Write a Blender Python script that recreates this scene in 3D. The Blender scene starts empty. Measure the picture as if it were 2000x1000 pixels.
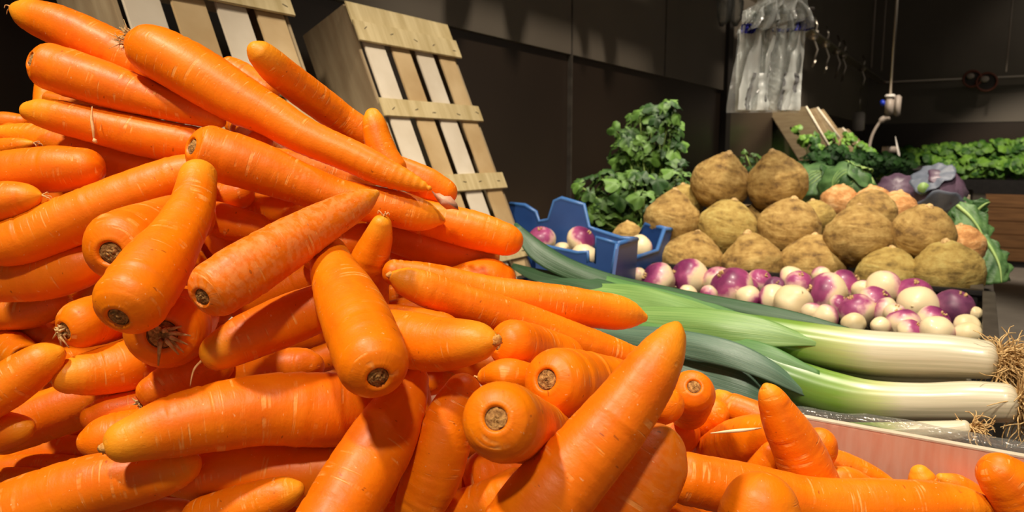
import bpy, bmesh, math, random
from mathutils import Vector, Matrix, noise
C = bpy.context.scene.collection
PI = math.pi
# ------------------------------------------------------------------ camera
F = 1444.0
TH, PT, CH = math.radians(32.2), math.radians(8.08), 1.2
CAM = Vector((0, 0, CH))
FW = Vector((-math.sin(TH)*math.cos(PT), math.cos(TH)*math.cos(PT), -math.sin(PT)))
RT = Vector((math.cos(TH), math.sin(TH), 0))
UP = RT.cross(FW)
cd = bpy.data.cameras.new('camera'); cam = bpy.data.objects.new('camera', cd); C.objects.link(cam)
cam.matrix_world = Matrix(((RT.x, UP.x, -FW.x, 0), (RT.y, UP.y, -FW.y, 0), (RT.z, UP.z, -FW.z, CH), (0, 0, 0, 1)))
cd.sensor_width = 36.0; cd.lens = 36.0*F/2000.0; cd.clip_start = .01
cd.dof.use_dof = True; cd.dof.focus_distance = .50; cd.dof.aperture_fstop = 15.0
bpy.context.scene.camera = cam
# ------------------------------------------------------------------ view, world, lights
vs = bpy.context.scene.view_settings
vs.view_transform = 'Standard'; vs.look = 'None'; vs.gamma = 1.0; vs.use_curve_mapping = False; vs.exposure = 0.82
w = bpy.data.worlds.new('world'); bpy.context.scene.world = w; w.use_nodes = True
w.node_tree.nodes['Background'].inputs[0].default_value = (1, .86, .7, 1)
w.node_tree.nodes['Background'].inputs[1].default_value = .13
def spot(loc, to, watt, deg, col=(1, .87, .70), blend=.5, size=.06):
    l = bpy.data.lights.new('ceiling_or_fill_spot', 'SPOT'); l.energy = watt; l.spot_size = math.radians(deg); l.spot_blend = blend
    l.shadow_soft_size = size; l.color = col
    o = bpy.data.objects.new('ceiling_or_fill_spot', l); C.objects.link(o); o.location = loc
    o.rotation_euler = (Vector(to)-Vector(loc)).to_track_quat('-Z', 'Y').to_euler()
spot((-.55, -.40, 2.75), (-.30, .50, 1.05), 78, 62)            # over the carrots
spot((.35, -.55, 2.70), (-.20, .55, 1.00), 48, 46)            # aisle track, behind the photographer
spot((-.20, .95, 2.95), (-.35, 1.40, .95), 80, 64)           # over the turnips and celeriac
spot((.30, -.25, 2.65), (-.42, 1.75, 1.40), 52, 30)            # added fill lamp, brightens the hanging bags and celeriac
spot((-.15, 2.3, 2.95), (-.35, 2.5, 1.0), 80, 60)             # over the cabbages
spot((-.1, 5.0, 3.0), (-.6, 5.4, 1.0), 170, 70)
spot((.5, 7.6, 3.0), (.6, 9.2, .8), 170, 60)                 # over the greens at the end wall
spot((-.45, 1.9, 3.05), (-1.22, 2.1, 1.75), 76, 62)           # washing the side wall
spot((-.35, 4.6, 3.05), (-1.22, 5.0, 1.8), 46, 80)
spot((1.0, 8.4, 3.1), (1.0, 9.95, 2.1), 7, 90)
# ------------------------------------------------------------------ projection helpers (pixels of the photograph -> points in the room)
def ray(x, y): return FW + RT*((x-1000)/F) - UP*((y-500)/F)
def P(x, y, d): return CAM + ray(x, y)*d
def PY(x, y, Y): r = ray(x, y); return CAM + r*(Y/r.y)
def PX(x, y, X): r = ray(x, y); return CAM + r*(X/r.x)
def PZ(x, y, Z): r = ray(x, y); return CAM + r*((Z-CH)/r.z)
def PV(x, y, A, B):
    n = Vector((B[1]-A[1], A[0]-B[0], 0)); r = ray(x, y); return CAM + r*((Vector((A[0], A[1], 0))-CAM).dot(n)/r.dot(n))
def depth(p): return (p-CAM).dot(FW)
# ------------------------------------------------------------------ materials
def mat(name): 
    m = bpy.data.materials.new(name); m.use_nodes = True
    return m, m.node_tree.nodes, m.node_tree.links, m.node_tree.nodes['Principled BSDF']
def ramp(n, stops):
    r = n.new('ShaderNodeValToRGB'); e = r.color_ramp.elements
    while len(e) < len(stops): e.new(.5)
    for q, (p, c) in zip(e, stops): q.position = p; q.color = (*c, 1)
    return r
def lin(c): return tuple((v/255/12.92 if v/255 <= .04045 else ((v/255+.055)/1.055)**2.4) for v in c)
def simple(name, c1, c2=None, scale=20, rough=.5, bump=0, stretch=(1, 1, 1), metal=0, coat=0, bscale=None, coord='Object'):
    m, n, l, b = mat(name); b.inputs['Roughness'].default_value = rough; b.inputs['Metallic'].default_value = metal
    if coat: b.inputs['Coat Weight'].default_value = coat
    c1 = lin(c1); c2 = lin(c2) if c2 else c1
    tc = n.new('ShaderNodeTexCoord'); mp = n.new('ShaderNodeMapping'); mp.inputs['Scale'].default_value = stretch
    l.new(tc.outputs[coord], mp.inputs[0]); nz = n.new('ShaderNodeTexNoise'); nz.inputs['Scale'].default_value = scale; nz.inputs['Detail'].default_value = 5
    l.new(mp.outputs[0], nz.inputs['Vector']); r = ramp(n, [(.32, c1), (.68, c2)]); l.new(nz.outputs[0], r.inputs[0]); l.new(r.outputs[0], b.inputs['Base Color'])
    if bump:
        bp = n.new('ShaderNodeBump'); bp.inputs['Strength'].default_value = bump; bp.inputs['Distance'].default_value = .002
        if bscale:
            z = n.new('ShaderNodeTexNoise'); z.inputs['Scale'].default_value = bscale; l.new(mp.outputs[0], z.inputs['Vector']); l.new(z.outputs[0], bp.inputs['Height'])
        else: l.new(nz.outputs[0], bp.inputs['Height'])
        l.new(bp.outputs[0], b.inputs['Normal'])
    return m
def carrot_material():
    m, n, l, b = mat('carrot_skin'); b.inputs['Roughness'].default_value = .46; b.inputs['Coat Weight'].default_value = .04; b.inputs['Coat Roughness'].default_value = .28; b.inputs['Specular IOR Level'].default_value = .32
    b.inputs['Subsurface Weight'].default_value = .05; b.inputs['Subsurface Radius'].default_value = (.006, .002, .0005); b.inputs['Subsurface Scale'].default_value = 1.0
    uv = n.new('ShaderNodeUVMap'); uv.uv_map = 'skin'; oi = n.new('ShaderNodeObjectInfo')
    sx = n.new('ShaderNodeSeparateXYZ'); l.new(uv.outputs[0], sx.inputs[0])
    tc = n.new('ShaderNodeTexCoord')
    def mth(op, a, bb=None, c=None):
        q = n.new('ShaderNodeMath'); q.operation = op
        for k, v in enumerate((a, bb, c)):
            if v is None: continue
            if isinstance(v, (int, float)): q.inputs[k].default_value = v
            else: l.new(v, q.inputs[k])
        return q.outputs[0]
    rnd = oi.outputs['Random']
    def nz(scale, sv, detail=4):
        q = n.new('ShaderNodeTexNoise'); q.noise_dimensions = '4D'; q.inputs['Scale'].default_value = scale; q.inputs['Detail'].default_value = detail
        mp = n.new('ShaderNodeMapping'); mp.inputs['Scale'].default_value = sv; l.new(uvo, mp.inputs[0]); l.new(mp.outputs[0], q.inputs['Vector'])
        l.new(mth('MULTIPLY', rnd, 37.0), q.inputs['W']); return q.outputs[0]
    # cylinder coordinates: cos, sin around, metres along
    ang = mth('MULTIPLY', sx.outputs[0], 2*PI); cb = n.new('ShaderNodeCombineXYZ')
    l.new(mth('COSINE', ang), cb.inputs[0]); l.new(mth('SINE', ang), cb.inputs[1]); l.new(mth('MULTIPLY', sx.outputs[1], 1.0), cb.inputs[2]); uvo = cb.outputs[0]
    base = ramp(n, [(.25, lin((230, 104, 0))), (.55, lin((244, 126, 0))), (.8, lin((248, 138, 4)))])
    l.new(mth('ADD', mth('MULTIPLY', nz(1.3, (1, 1, 22)), .8), mth('MULTIPLY', rnd, .16)), base.inputs[0])
    # transverse pale lines
    rg = ramp(n, [(.58, (0, 0, 0)), (.66, (1, 1, 1))]); l.new(nz(1.0, (.55, .55, 400), 1), rg.inputs[0])
    msk = ramp(n, [(.50, (0, 0, 0)), (.64, (1, 1, 1))]); l.new(nz(2.0, (.9, .9, 24), 3), msk.inputs[0])
    lines = mth('MULTIPLY', mth('MULTIPLY', rg.outputs[0], msk.outputs[0]), .62)
    mx = n.new('ShaderNodeMixRGB'); mx.inputs[2].default_value = (*lin((250, 180, 96)), 1); l.new(lines, mx.inputs[0]); l.new(base.outputs[0], mx.inputs[1])
    # flecks
    fl = ramp(n, [(.70, (0, 0, 0)), (.74, (1, 1, 1))]); l.new(nz(7.0, (1, 1, 75), 2), fl.inputs[0])
    mx2 = n.new('ShaderNodeMixRGB'); mx2.inputs[2].default_value = (*lin((252, 200, 140)), 1); l.new(mth('MULTIPLY', fl.outputs[0], .55), mx2.inputs[0]); l.new(mx.outputs[0], mx2.inputs[1])
    # brown nicks
    dk = ramp(n, [(.735, (0, 0, 0)), (.76, (1, 1, 1))]); l.new(nz(3.0, (1, 1, 130), 1), dk.inputs[0])
    mx3 = n.new('ShaderNodeMixRGB'); mx3.inputs[2].default_value = (*lin((140, 62, 14)), 1); l.new(mth('MULTIPLY', dk.outputs[0], .6), mx3.inputs[0]); l.new(mx2.outputs[0], mx3.inputs[1])
    # yellowish root end (attribute, 0..1)
    at = n.new('ShaderNodeAttribute'); at.attribute_name = 'tipness'
    mx4 = n.new('ShaderNodeMixRGB'); mx4.inputs[2].default_value = (*lin((244, 160, 30)), 1); l.new(mth('MULTIPLY', at.outputs['Fac'], .8), mx4.inputs[0]); l.new(mx3.outputs[0], mx4.inputs[1])
    # scuffed pale skin
    at2 = n.new('ShaderNodeAttribute'); at2.attribute_name = 'scuff'
    sc = ramp(n, [(.44, (0, 0, 0)), (.56, (1, 1, 1))]); l.new(nz(2.6, (1.3, 1.3, 120), 6), sc.inputs[0])
    mx5 = n.new('ShaderNodeMixRGB'); mx5.inputs[2].default_value = (*lin((240, 166, 98)), 1); l.new(mth('MULTIPLY', mth('MULTIPLY', at2.outputs['Fac'], sc.outputs[0]), .30), mx5.inputs[0]); l.new(mx4.outputs[0], mx5.inputs[1])
    l.new(mx5.outputs[0], b.inputs['Base Color'])
    bp = n.new('ShaderNodeBump'); bp.inputs['Strength'].default_value = .5; bp.inputs['Distance'].default_value = .0014
    l.new(mth('ADD', mth('MULTIPLY', nz(1.0, (1.4, 1.4, 190), 3), .6), mth('ADD', mth('MULTIPLY', lines, -.6), mth('MULTIPLY', nz(9, (1, 1, 60), 3), .25))), bp.inputs['Height']); l.new(bp.outputs[0], b.inputs['Normal'])
    return m
M = {}
M['carrot'] = carrot_material()
M['scar'] = simple('stem_scar_brown', (124, 78, 30), (204, 152, 84), 420, .85, .8)
M['scar_dark'] = simple('stem_scar_ring', (84, 50, 20), (130, 84, 38), 500, .9, .8)
M['straw'] = simple('dry_stalk', (160, 122, 70), (224, 192, 134), 260, .85, .4)
M['hair'] = simple('root_hair', (214, 150, 78), (236, 196, 140), 200, .7)
M['peel'] = simple('dry_peel', (206, 140, 108), (226, 180, 150), 60, .6, .4)
M['roottip'] = simple('dry_root_tip', (190, 120, 44), (228, 176, 96), 420, .8, .6)
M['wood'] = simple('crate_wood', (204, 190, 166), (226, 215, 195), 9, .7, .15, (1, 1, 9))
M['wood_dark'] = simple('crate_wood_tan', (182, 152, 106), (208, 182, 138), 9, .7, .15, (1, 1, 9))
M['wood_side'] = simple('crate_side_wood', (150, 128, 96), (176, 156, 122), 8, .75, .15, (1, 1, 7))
M['batten'] = simple('batten_wood', (186, 166, 118), (214, 196, 150), 8, .7, .15, (9, 1, 9))
M['staple'] = simple('staple_metal', (90, 84, 78), None, 10, .35, 0, metal=.8)
M['pink'] = simple('pink_panel', (238, 166, 134), (244, 190, 164), 26, .6, .1, (6, 6, 1))
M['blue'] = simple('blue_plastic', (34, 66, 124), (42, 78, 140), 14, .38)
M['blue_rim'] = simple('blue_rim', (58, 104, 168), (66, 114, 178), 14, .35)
M['black'] = simple('black_plastic', (24, 22, 22), (34, 31, 30), 30, .45)
M['rim'] = simple('crate_rim', (62, 56, 50), (80, 74, 66), 30, .4)
M['wall'] = simple('wall_panel_grey', (98, 90, 80), (106, 98, 87), 2, .42)
M['wall_low'] = simple('wall_panel_dark', (44, 35, 28), (50, 40, 32), 2, .30)
M['trim'] = simple('wall_channel', (38, 33, 29), (44, 38, 33), 4, .6)
M['floor'] = simple('floor_concrete', (122, 114, 106), (140, 132, 122), 3, .5, .05)
M['ceil'] = simple('ceiling_dark', (30, 28, 26), None, 3, .8)
M['steel'] = simple('steel', (190, 182, 170), None, 3, .28, metal=1)
M['grey'] = simple('scale_grey', (150, 138, 128), (160, 148, 138), 5, .5)
M['white'] = simple('white_plastic', (220, 214, 206), None, 5, .45)
M['bluetab'] = simple('blue_tab', (30, 60, 190), None, 5, .4)
M['red'] = simple('red_rim', (112, 58, 40), None, 5, .5)
M['stall'] = simple('stall_board', (52, 46, 40), (62, 55, 48), 5, .6)
M['brown'] = simple('brown_board', (92, 58, 34), (110, 72, 44), 10, .8)
M['plank'] = simple('stand_planks', (104, 70, 38), (140, 98, 58), 3, .6, .1, (1, 1, 14))
M['splinter'] = simple('wood_splinter', (226, 206, 160), (240, 226, 190), 60, .7)
def film(name, fac, rough=.08, tint=(1, 1, 1), trans=0., bump=.6, bs=60, gl=1.0):
    m, n, l, b = mat(name); out = n['Material Output']
    g = n.new('ShaderNodeBsdfGlossy'); g.inputs['Roughness'].default_value = rough
    t = n.new('ShaderNodeBsdfTransparent'); t.inputs[0].default_value = (*tint, 1)
    fr = n.new('ShaderNodeFresnel'); fr.inputs[0].default_value = 1.5
    tc = n.new('ShaderNodeTexCoord'); z = n.new('ShaderNodeTexNoise'); z.inputs['Scale'].default_value = bs; z.inputs['Detail'].default_value = 3; z.inputs['Distortion'].default_value = 1.0
    l.new(tc.outputs['Object'], z.inputs['Vector']); bp = n.new('ShaderNodeBump'); bp.inputs['Strength'].default_value = bump; bp.inputs['Distance'].default_value = .01
    l.new(z.outputs[0], bp.inputs['Height']); l.new(bp.outputs[0], g.inputs['Normal']); l.new(bp.outputs[0], fr.inputs['Normal'])
    mx = n.new('ShaderNodeMixShader'); l.new(t.outputs[0], mx.inputs[1])
    if fac:
        d = n.new('ShaderNodeBsdfDiffuse'); d.inputs[0].default_value = (.82, .86, .84, 1); tr = n.new('ShaderNodeBsdfTranslucent'); tr.inputs[0].default_value = (.8, .85, .82, 1)
        ad = n.new('ShaderNodeMixShader'); ad.inputs[0].default_value = .4; l.new(d.outputs[0], ad.inputs[1]); l.new(tr.outputs[0], ad.inputs[2])
        m2 = n.new('ShaderNodeMixShader'); m2.inputs[0].default_value = fac; l.new(t.outputs[0], m2.inputs[1]); l.new(ad.outputs[0], m2.inputs[2]); l.new(m2.outputs[0], mx.inputs[1])
    ml = n.new('ShaderNodeMath'); ml.operation = 'MULTIPLY'; ml.inputs[1].default_value = gl; l.new(fr.outputs[0], ml.inputs[0]); l.new(ml.outputs[0], mx.inputs[0]); l.new(g.outputs[0], mx.inputs[2])
    l.new(mx.outputs[0], out.inputs['Surface']); return m
M['film'] = film('clear_film', 0.10, .16, (.97, .97, .96), bump=.35, bs=45, gl=.35)
M['bag'] = film('bag_plastic', .80, .25, (.93, .95, .94), bump=.2, bs=18)
M['bagclear'] = film('bag_clear', .22, .12, (.95, .96, .95), bump=.9, bs=40)
def leafmat(name, c1, c2, vein=None, scale=18, rough=.6, tr=.25, coord='Object', bump=.4):
    m = simple(name, c1, c2, scale, rough, bump, coord=coord); n, l = m.node_tree.nodes, m.node_tree.links
    r = n['Color Ramp'] if 'Color Ramp' in n else n['ColorRamp']; z = r.inputs[0].links[0].from_socket; at = n.new('ShaderNodeAttribute'); at.attribute_name = 'tone'
    q = n.new('ShaderNodeMath'); q.operation = 'MULTIPLY_ADD'; q.inputs[1].default_value = .7; l.new(at.outputs['Fac'], q.inputs[0]); l.new(z, q.inputs[2]); l.new(q.outputs[0], r.inputs[0])
    return m
M['celery'] = leafmat('celery_leaf', (24, 62, 8), (88, 126, 46), scale=24)
M['stem'] = leafmat('celery_stem', (118, 150, 62), (150, 176, 92))
M['savoy'] = leafmat('savoy_leaf', (36, 74, 32), (96, 134, 76), scale=30, rough=.55, bump=.9)
M['savoy_pale'] = leafmat('savoy_pale', (120, 160, 80), (176, 200, 120), scale=14, rough=.5)
M['kale'] = leafmat('dark_leaf', (20, 58, 18), (62, 108, 48), scale=14)
M['lettuce'] = leafmat('lettuce_leaf', (40, 88, 14), (112, 158, 52), scale=11)
M['red_cabbage'] = simple('red_cabbage_leaf', (66, 44, 66), (124, 100, 120), 9, .4, .25)
M['red_outer'] = simple('red_cabbage_outer', (86, 96, 112), (128, 134, 150), 12, .5, .4)
def celeriac_material(name, lo, mid, hi):
    m, n, l, b = mat(name); b.inputs['Roughness'].default_value = .8
    tc = n.new('ShaderNodeTexCoord'); mp = n.new('ShaderNodeMapping'); mp.inputs['Scale'].default_value = (12, 12, 40); l.new(tc.outputs['Object'], mp.inputs[0])
    z = n.new('ShaderNodeTexNoise'); z.inputs['Scale'].default_value = 1.5; z.inputs['Detail'].default_value = 6; z.inputs['Distortion'].default_value = .6; l.new(mp.outputs[0], z.inputs['Vector'])
    z2 = n.new('ShaderNodeTexNoise'); z2.inputs['Scale'].default_value = 60; z2.inputs['Detail'].default_value = 9; z2.inputs['Roughness'].default_value = .68; l.new(tc.outputs['Object'], z2.inputs['Vector'])
    ad = n.new('ShaderNodeMath'); ad.operation = 'ADD'; l.new(z.outputs[0], ad.inputs[0]); l.new(z2.outputs[0], ad.inputs[1]); hf = n.new('ShaderNodeMath'); hf.operation = 'MULTIPLY'; hf.inputs[1].default_value = .5; l.new(ad.outputs[0], hf.inputs[0])
    r = ramp(n, [(.36, lin(lo)), (.49, lin(mid)), (.62, lin(hi))]); l.new(hf.outputs[0], r.inputs[0]); l.new(r.outputs[0], b.inputs['Base Color'])
    bp = n.new('ShaderNodeBump'); bp.inputs['Strength'].default_value = 1.0; bp.inputs['Distance'].default_value = .008; l.new(hf.outputs[0], bp.inputs['Height']); l.new(bp.outputs[0], b.inputs['Normal'])
    return m
M['celeriac'] = celeriac_material('celeriac_skin', (98, 70, 32), (164, 130, 68), (194, 164, 98))
M['celeriac_green'] = celeriac_material('celeriac_skin_green', (106, 84, 36), (170, 142, 72), (190, 170, 98))
M['celeriac_orange_lit'] = celeriac_material('celeriac_skin_orange_lit', (150, 92, 44), (208, 150, 88), (232, 190, 134))  # celeriac skin with the orange light put into its colour
def turnip_material():
    m, n, l, b = mat('turnip_skin'); b.inputs['Roughness'].default_value = .38; b.inputs['Coat Weight'].default_value = .15
    tc = n.new('ShaderNodeTexCoord'); sx = n.new('ShaderNodeSeparateXYZ'); l.new(tc.outputs['Object'], sx.inputs[0])
    z = n.new('ShaderNodeTexNoise'); z.noise_dimensions = '4D'; z.inputs['Scale'].default_value = 26; z.inputs['Detail'].default_value = 4; l.new(tc.outputs['Object'], z.inputs['Vector'])
    oi = n.new('ShaderNodeObjectInfo'); q = n.new('ShaderNodeMath'); q.operation = 'MULTIPLY'; q.inputs[1].default_value = 31; l.new(oi.outputs['Random'], q.inputs[0]); l.new(q.outputs[0], z.inputs['W'])
    a = n.new('ShaderNodeMath'); a.operation = 'MULTIPLY_ADD'; a.inputs[1].default_value = 14.0; a.inputs[2].default_value = 0.; l.new(sx.outputs[2], a.inputs[0])
    s = n.new('ShaderNodeMath'); s.operation = 'ADD'; l.new(a.outputs[0], s.inputs[0]); l.new(z.outputs[0], s.inputs[1])
    r = ramp(n, [(.48, lin((238, 218, 176))), (.58, lin((232, 186, 178))), (.68, lin((166, 74, 122))), (.9, lin((118, 42, 88)))]); l.new(s.outputs[0], r.inputs[0]); l.new(r.outputs[0], b.inputs['Base Color'])
    return m
M['turnip'] = turnip_material()
M['turnip_dark'] = simple('turnip_dark', (86, 40, 74), (140, 78, 112), 40, .45)
M['turnip_pale'] = simple('turnip_pale', (222, 200, 150), (238, 222, 182), 30, .42)
def leek_material():
    m, n, l, b = mat('leek_shaft'); b.inputs['Roughness'].default_value = .32; b.inputs['Coat Weight'].default_value = .2
    uv = n.new('ShaderNodeUVMap'); uv.uv_map = 'skin'; sx = n.new('ShaderNodeSeparateXYZ'); l.new(uv.outputs[0], sx.inputs[0])
    mp = n.new('ShaderNodeMapping'); mp.inputs['Scale'].default_value = (26, 1.2, 1); l.new(uv.outputs[0], mp.inputs[0])
    z = n.new('ShaderNodeTexNoise'); z.inputs['Scale'].default_value = 1.6; z.inputs['Detail'].default_value = 4; l.new(mp.outputs[0], z.inputs['Vector'])
    s = n.new('ShaderNodeMath'); s.operation = 'MULTIPLY_ADD'; s.inputs[1].default_value = .14; l.new(z.outputs[0], s.inputs[0]); l.new(sx.outputs[1], s.inputs[2])
    r = ramp(n, [(.06, lin((206, 196, 170))), (.48, lin((210, 202, 174))), (.57, lin((184, 192, 126))), (.70, lin((124, 160, 62))), (.88, lin((92, 134, 54))), (1., lin((66, 108, 56)))]); l.new(s.outputs[0], r.inputs[0])
    st = ramp(n, [(.40, (.78, .80, .74)), (.55, (1, 1, 1))]); l.new(z.outputs[0], st.inputs[0])
    mx = n.new('ShaderNodeMixRGB'); mx.blend_type = 'MULTIPLY'; mx.inputs[0].default_value = .8; l.new(r.outputs[0], mx.inputs[1]); l.new(st.outputs[0], mx.inputs[2]); l.new(mx.outputs[0], b.inputs['Base Color'])
    return m
M['leek'] = leek_material()
def leek_leaf(name, c1, c2):
    m, n, l, b = mat(name); b.inputs['Roughness'].default_value = .4
    uv = n.new('ShaderNodeUVMap'); uv.uv_map = 'skin'; mp = n.new('ShaderNodeMapping'); mp.inputs['Scale'].default_value = (30, 1.5, 1); l.new(uv.outputs[0], mp.inputs[0])
    z = n.new('ShaderNodeTexNoise'); z.inputs['Scale'].default_value = 1.4; z.inputs['Detail'].default_value = 3; l.new(mp.outputs[0], z.inputs['Vector'])
    r = ramp(n, [(.3, lin(c1)), (.7, lin(c2))]); l.new(z.outputs[0], r.inputs[0]); l.new(r.outputs[0], b.inputs['Base Color'])
    bp = n.new('ShaderNodeBump'); bp.inputs['Strength'].default_value = .4; bp.inputs['Distance'].default_value = .001; l.new(z.outputs[0], bp.inputs['Height']); l.new(bp.outputs[0], b.inputs['Normal'])
    return m
M['leaf_blue'] = leek_leaf('leek_leaf_blue', (66, 98, 80), (100, 126, 104))
M['leaf_dark'] = leek_leaf('leek_leaf_dark', (40, 72, 44), (66, 100, 66))
M['leaf_green'] = leek_leaf('leek_leaf_green', (92, 136, 66), (136, 170, 96))
M['leaf_mid'] = leek_leaf('leek_leaf_mid', (60, 108, 52), (96, 142, 76))
# ------------------------------------------------------------------ object helpers
def link(name, me, m, parent=None, smooth=True):
    if m is not None: me.materials.append(m)
    if smooth:
        for p in me.polygons: p.use_smooth = True
    o = bpy.data.objects.new(name, me); C.objects.link(o)
    if parent: o.parent = parent
    return o
def obj(name, bm, m, parent=None, smooth=True):
    me = bpy.data.meshes.new(name); bmesh.ops.recalc_face_normals(bm, faces=bm.faces[:]); bm.to_mesh(me); bm.free()
    return link(name, me, m, parent, smooth)
def tag(o, label, cat, group=None, kind=None):
    o['label'] = label; o['category'] = cat
    if group: o['group'] = group
    if kind: o['kind'] = kind
    return o
def struct(o): o['kind'] = 'structure'; return o
def empty(name, loc, label, cat, group=None, rot=None):
    o = bpy.data.objects.new(name, None); C.objects.link(o); o.location = loc; o.empty_display_size = .02
    if rot is not None: o.rotation_euler = rot
    return tag(o, label, cat, group)
def box(bm, lo, hi, mtx=None, bev=0.):
    r = bmesh.ops.create_cube(bm, size=1); v = r['verts']; lo = Vector(lo); hi = Vector(hi)
    for q in v: q.co = Vector(((q.co.x+.5)*(hi.x-lo.x)+lo.x, (q.co.y+.5)*(hi.y-lo.y)+lo.y, (q.co.z+.5)*(hi.z-lo.z)+lo.z))
    if bev:
        es = list({e for q in v for e in q.link_edges}); r2 = bmesh.ops.bevel(bm, geom=es, offset=bev, segments=2, affect='EDGES'); v = list({q for f in r2['faces'] for q in f.verts} | {q for q in v if q.is_valid})
    if mtx is not None:
        for q in v: q.co = mtx @ q.co
    return v
def frames(pts):
    T = []
    for i in range(len(pts)):
        d = pts[min(i+1, len(pts)-1)]-pts[max(i-1, 0)]
        T.append(d.normalized() if d.length > 1e-9 else Vector((0, 0, 1)))
    a = Vector((0, 0, 1)); 
    if abs(T[0].dot(a)) > .9: a = Vector((1, 0, 0))
    N = [(a - T[0]*a.dot(T[0])).normalized()]
    for i in range(1, len(pts)):
        v = N[-1]-T[i]*N[-1].dot(T[i]); N.append(v.normalized())
    return T, N
def tube(bm, pts, rad, seg=8, cap=True):
    pts = [Vector(p) for p in pts]; T, N = frames(pts); rings = []
    if not isinstance(rad, (list, tuple)): rad = [rad]*len(pts)
    for p, t, nn, r in zip(pts, T, N, rad):
        bt = t.cross(nn); rings.append([bm.verts.new(p+(nn*math.cos(2*PI*k/seg)+bt*math.sin(2*PI*k/seg))*r) for k in range(seg)])
    for a, b in zip(rings, rings[1:]):
        for k in range(seg): bm.faces.new((a[k], a[(k+1) % seg], b[(k+1) % seg], b[k]))
    if cap: bm.faces.new(rings[0][::-1]); bm.faces.new(rings[-1])
    return rings
def crom(P_, n):
    # Catmull-Rom through tuples of floats
    out = []; m = len(P_); L = [0]
    for i in range(1, m): L.append(L[-1]+max(1e-6, math.dist(P_[i][:2], P_[i-1][:2]) if len(P_[i]) > 3 else math.dist(P_[i][:3], P_[i-1][:3])))
    for k in range(n):
        s = L[-1]*k/(n-1); i = 0
        while i < m-2 and L[i+1] < s: i += 1
        t = (s-L[i])/(L[i+1]-L[i]); p0 = P_[max(i-1, 0)]; p1 = P_[i]; p2 = P_[i+1]; p3 = P_[min(i+2, m-1)]
        h = L[i+1]-L[i]; q = []
        for a0, a1, a2, a3 in zip(p0, p1, p2, p3):
            m1 = (a2-a0)/(L[i+1]-L[max(i-1, 0)])*h; m2 = (a3-a1)/(L[min(i+2, m-1)]-L[i])*h
            q.append((2*t**3-3*t**2+1)*a1+(t**3-2*t**2+t)*m1+(-2*t**3+3*t**2)*a2+(t**3-t**2)*m2)
        out.append(q)
    return out
def extr(bm, poly, nrm, th):
    # a polygon given thickness th along nrm
    nrm = nrm.normalized()*th/2; a = [bm.verts.new(p-nrm) for p in poly]; b = [bm.verts.new(p+nrm) for p in poly]
    bm.faces.new(a); bm.faces.new(b[::-1]); k = len(poly)
    for i in range(k): bm.faces.new((a[i], b[i], b[(i+1) % k], a[(i+1) % k]))
# ------------------------------------------------------------------ room shell
WX, BY, HC = -1.22, 10.0, 3.3
zs = PX(1404, 174, WX).z
bm = bmesh.new(); box(bm, (-4, -2.5, -.1), (5, BY+.2, 0)); struct(obj('floor', bm, M['floor'], None, False))
bm = bmesh.new(); box(bm, (-4, -2.5, HC), (5, BY+.2, HC+.1)); struct(obj('ceiling', bm, M['ceil'], None, False))
bm = bmesh.new(); box(bm, (WX-.15, -2.5, zs), (WX, BY, HC)); wl = struct(obj('wall_left', bm, M['wall'], None, False))
bm = bmesh.new(); box(bm, (WX-.15, -2.5, 0), (WX-.012, BY, zs)); o = struct(obj('wall_left_lower', bm, M['wall_low'], None, False))
bm = bmesh.new(); box(bm, (WX-.15, BY, zs-.005), (5, BY+.15, HC)); struct(obj('wall_back', bm, M['wall'], None, False))
bm = bmesh.new(); box(bm, (WX-.15, BY+.012, 0), (5, BY+.15, zs-.005)); struct(obj('wall_back_lower', bm, M['wall_low'], None, False))
def wall_strip(name, px, wd, z0, z1, m, out=.004):
    p = PX(px, 200, WX); bm = bmesh.new(); box(bm, (WX-.012, p.y-wd/2, z0), (WX+out, p.y+wd/2, z1)); struct(obj(name, bm, m, None, False))
wall_strip('trim_1', 1115, .006, .9, HC, M['rim'])
wall_strip('trim_2', 1417, .085, .0, HC, M['trim'], .02)
wall_strip('trim_3', 1296, .006, zs, HC, M['rim'])
# ------------------------------------------------------------------ flat rail round the room with hooks and rods
rz = PX(1618, 90, -1.06).z
bm = bmesh.new(); box(bm, (-1.10, .3, rz-.007), (-1.01, BY-.14, rz+.007), bev=.002)
tag(obj('hanging_rail', bm, M['steel'], None, False), 'long steel rail running along the left wall toward the corner', 'rail', 'hanging rails')
bm = bmesh.new(); box(bm, (-1.10, BY-.20, rz-.008), (4.6, BY-.11, rz+.008), bev=.002)
tag(obj('hanging_rail', bm, M['steel'], None, False), 'steel rail across the end wall above the green leaves', 'rail', 'hanging rails')
def hook(px, py, label, tag_=False):
    p = PX(px, py, -1.05); p.z = rz
    t = empty('rail_hook', (p.x, p.y, rz), label, 'hook', 'hooks on the wall rail')
    bm = bmesh.new(); tube(bm, [(-.0, 0, .12), (.02, 0, .06), (.0, 0, -.02), (.03, 0, -.10), (.0, 0, -.22), (.02, 0, -.17)], .0065, 6); obj('hook_wire', bm, M['steel'], t)
    bm = bmesh.new(); box(bm, (-.03, -.02, -.03), (.03, .02, .03), bev=.006); obj('clamp', bm, M['steel'], t)
    if tag_:
        bm = bmesh.new(); tube(bm, [(0, 0, -.2), (0, 0, -.42)], .004, 6); obj('cord', bm, M['steel'], t)
        bm = bmesh.new(); box(bm, (-.05, -.05, -.60), (.05, .05, -.42), bev=.01); obj('weight_tag', bm, M['white'], t)
hook(1590, 62, 'wire hook on the left wall rail just right of the plastic bags')
hook(1612, 90, 'wire hook on the left wall rail, second after the plastic bags')
hook(1634, 104, 'wire hook on the left wall rail, middle of the row')
hook(1646, 108, 'wire hook on the left wall rail, beside the one with white weight')
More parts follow.
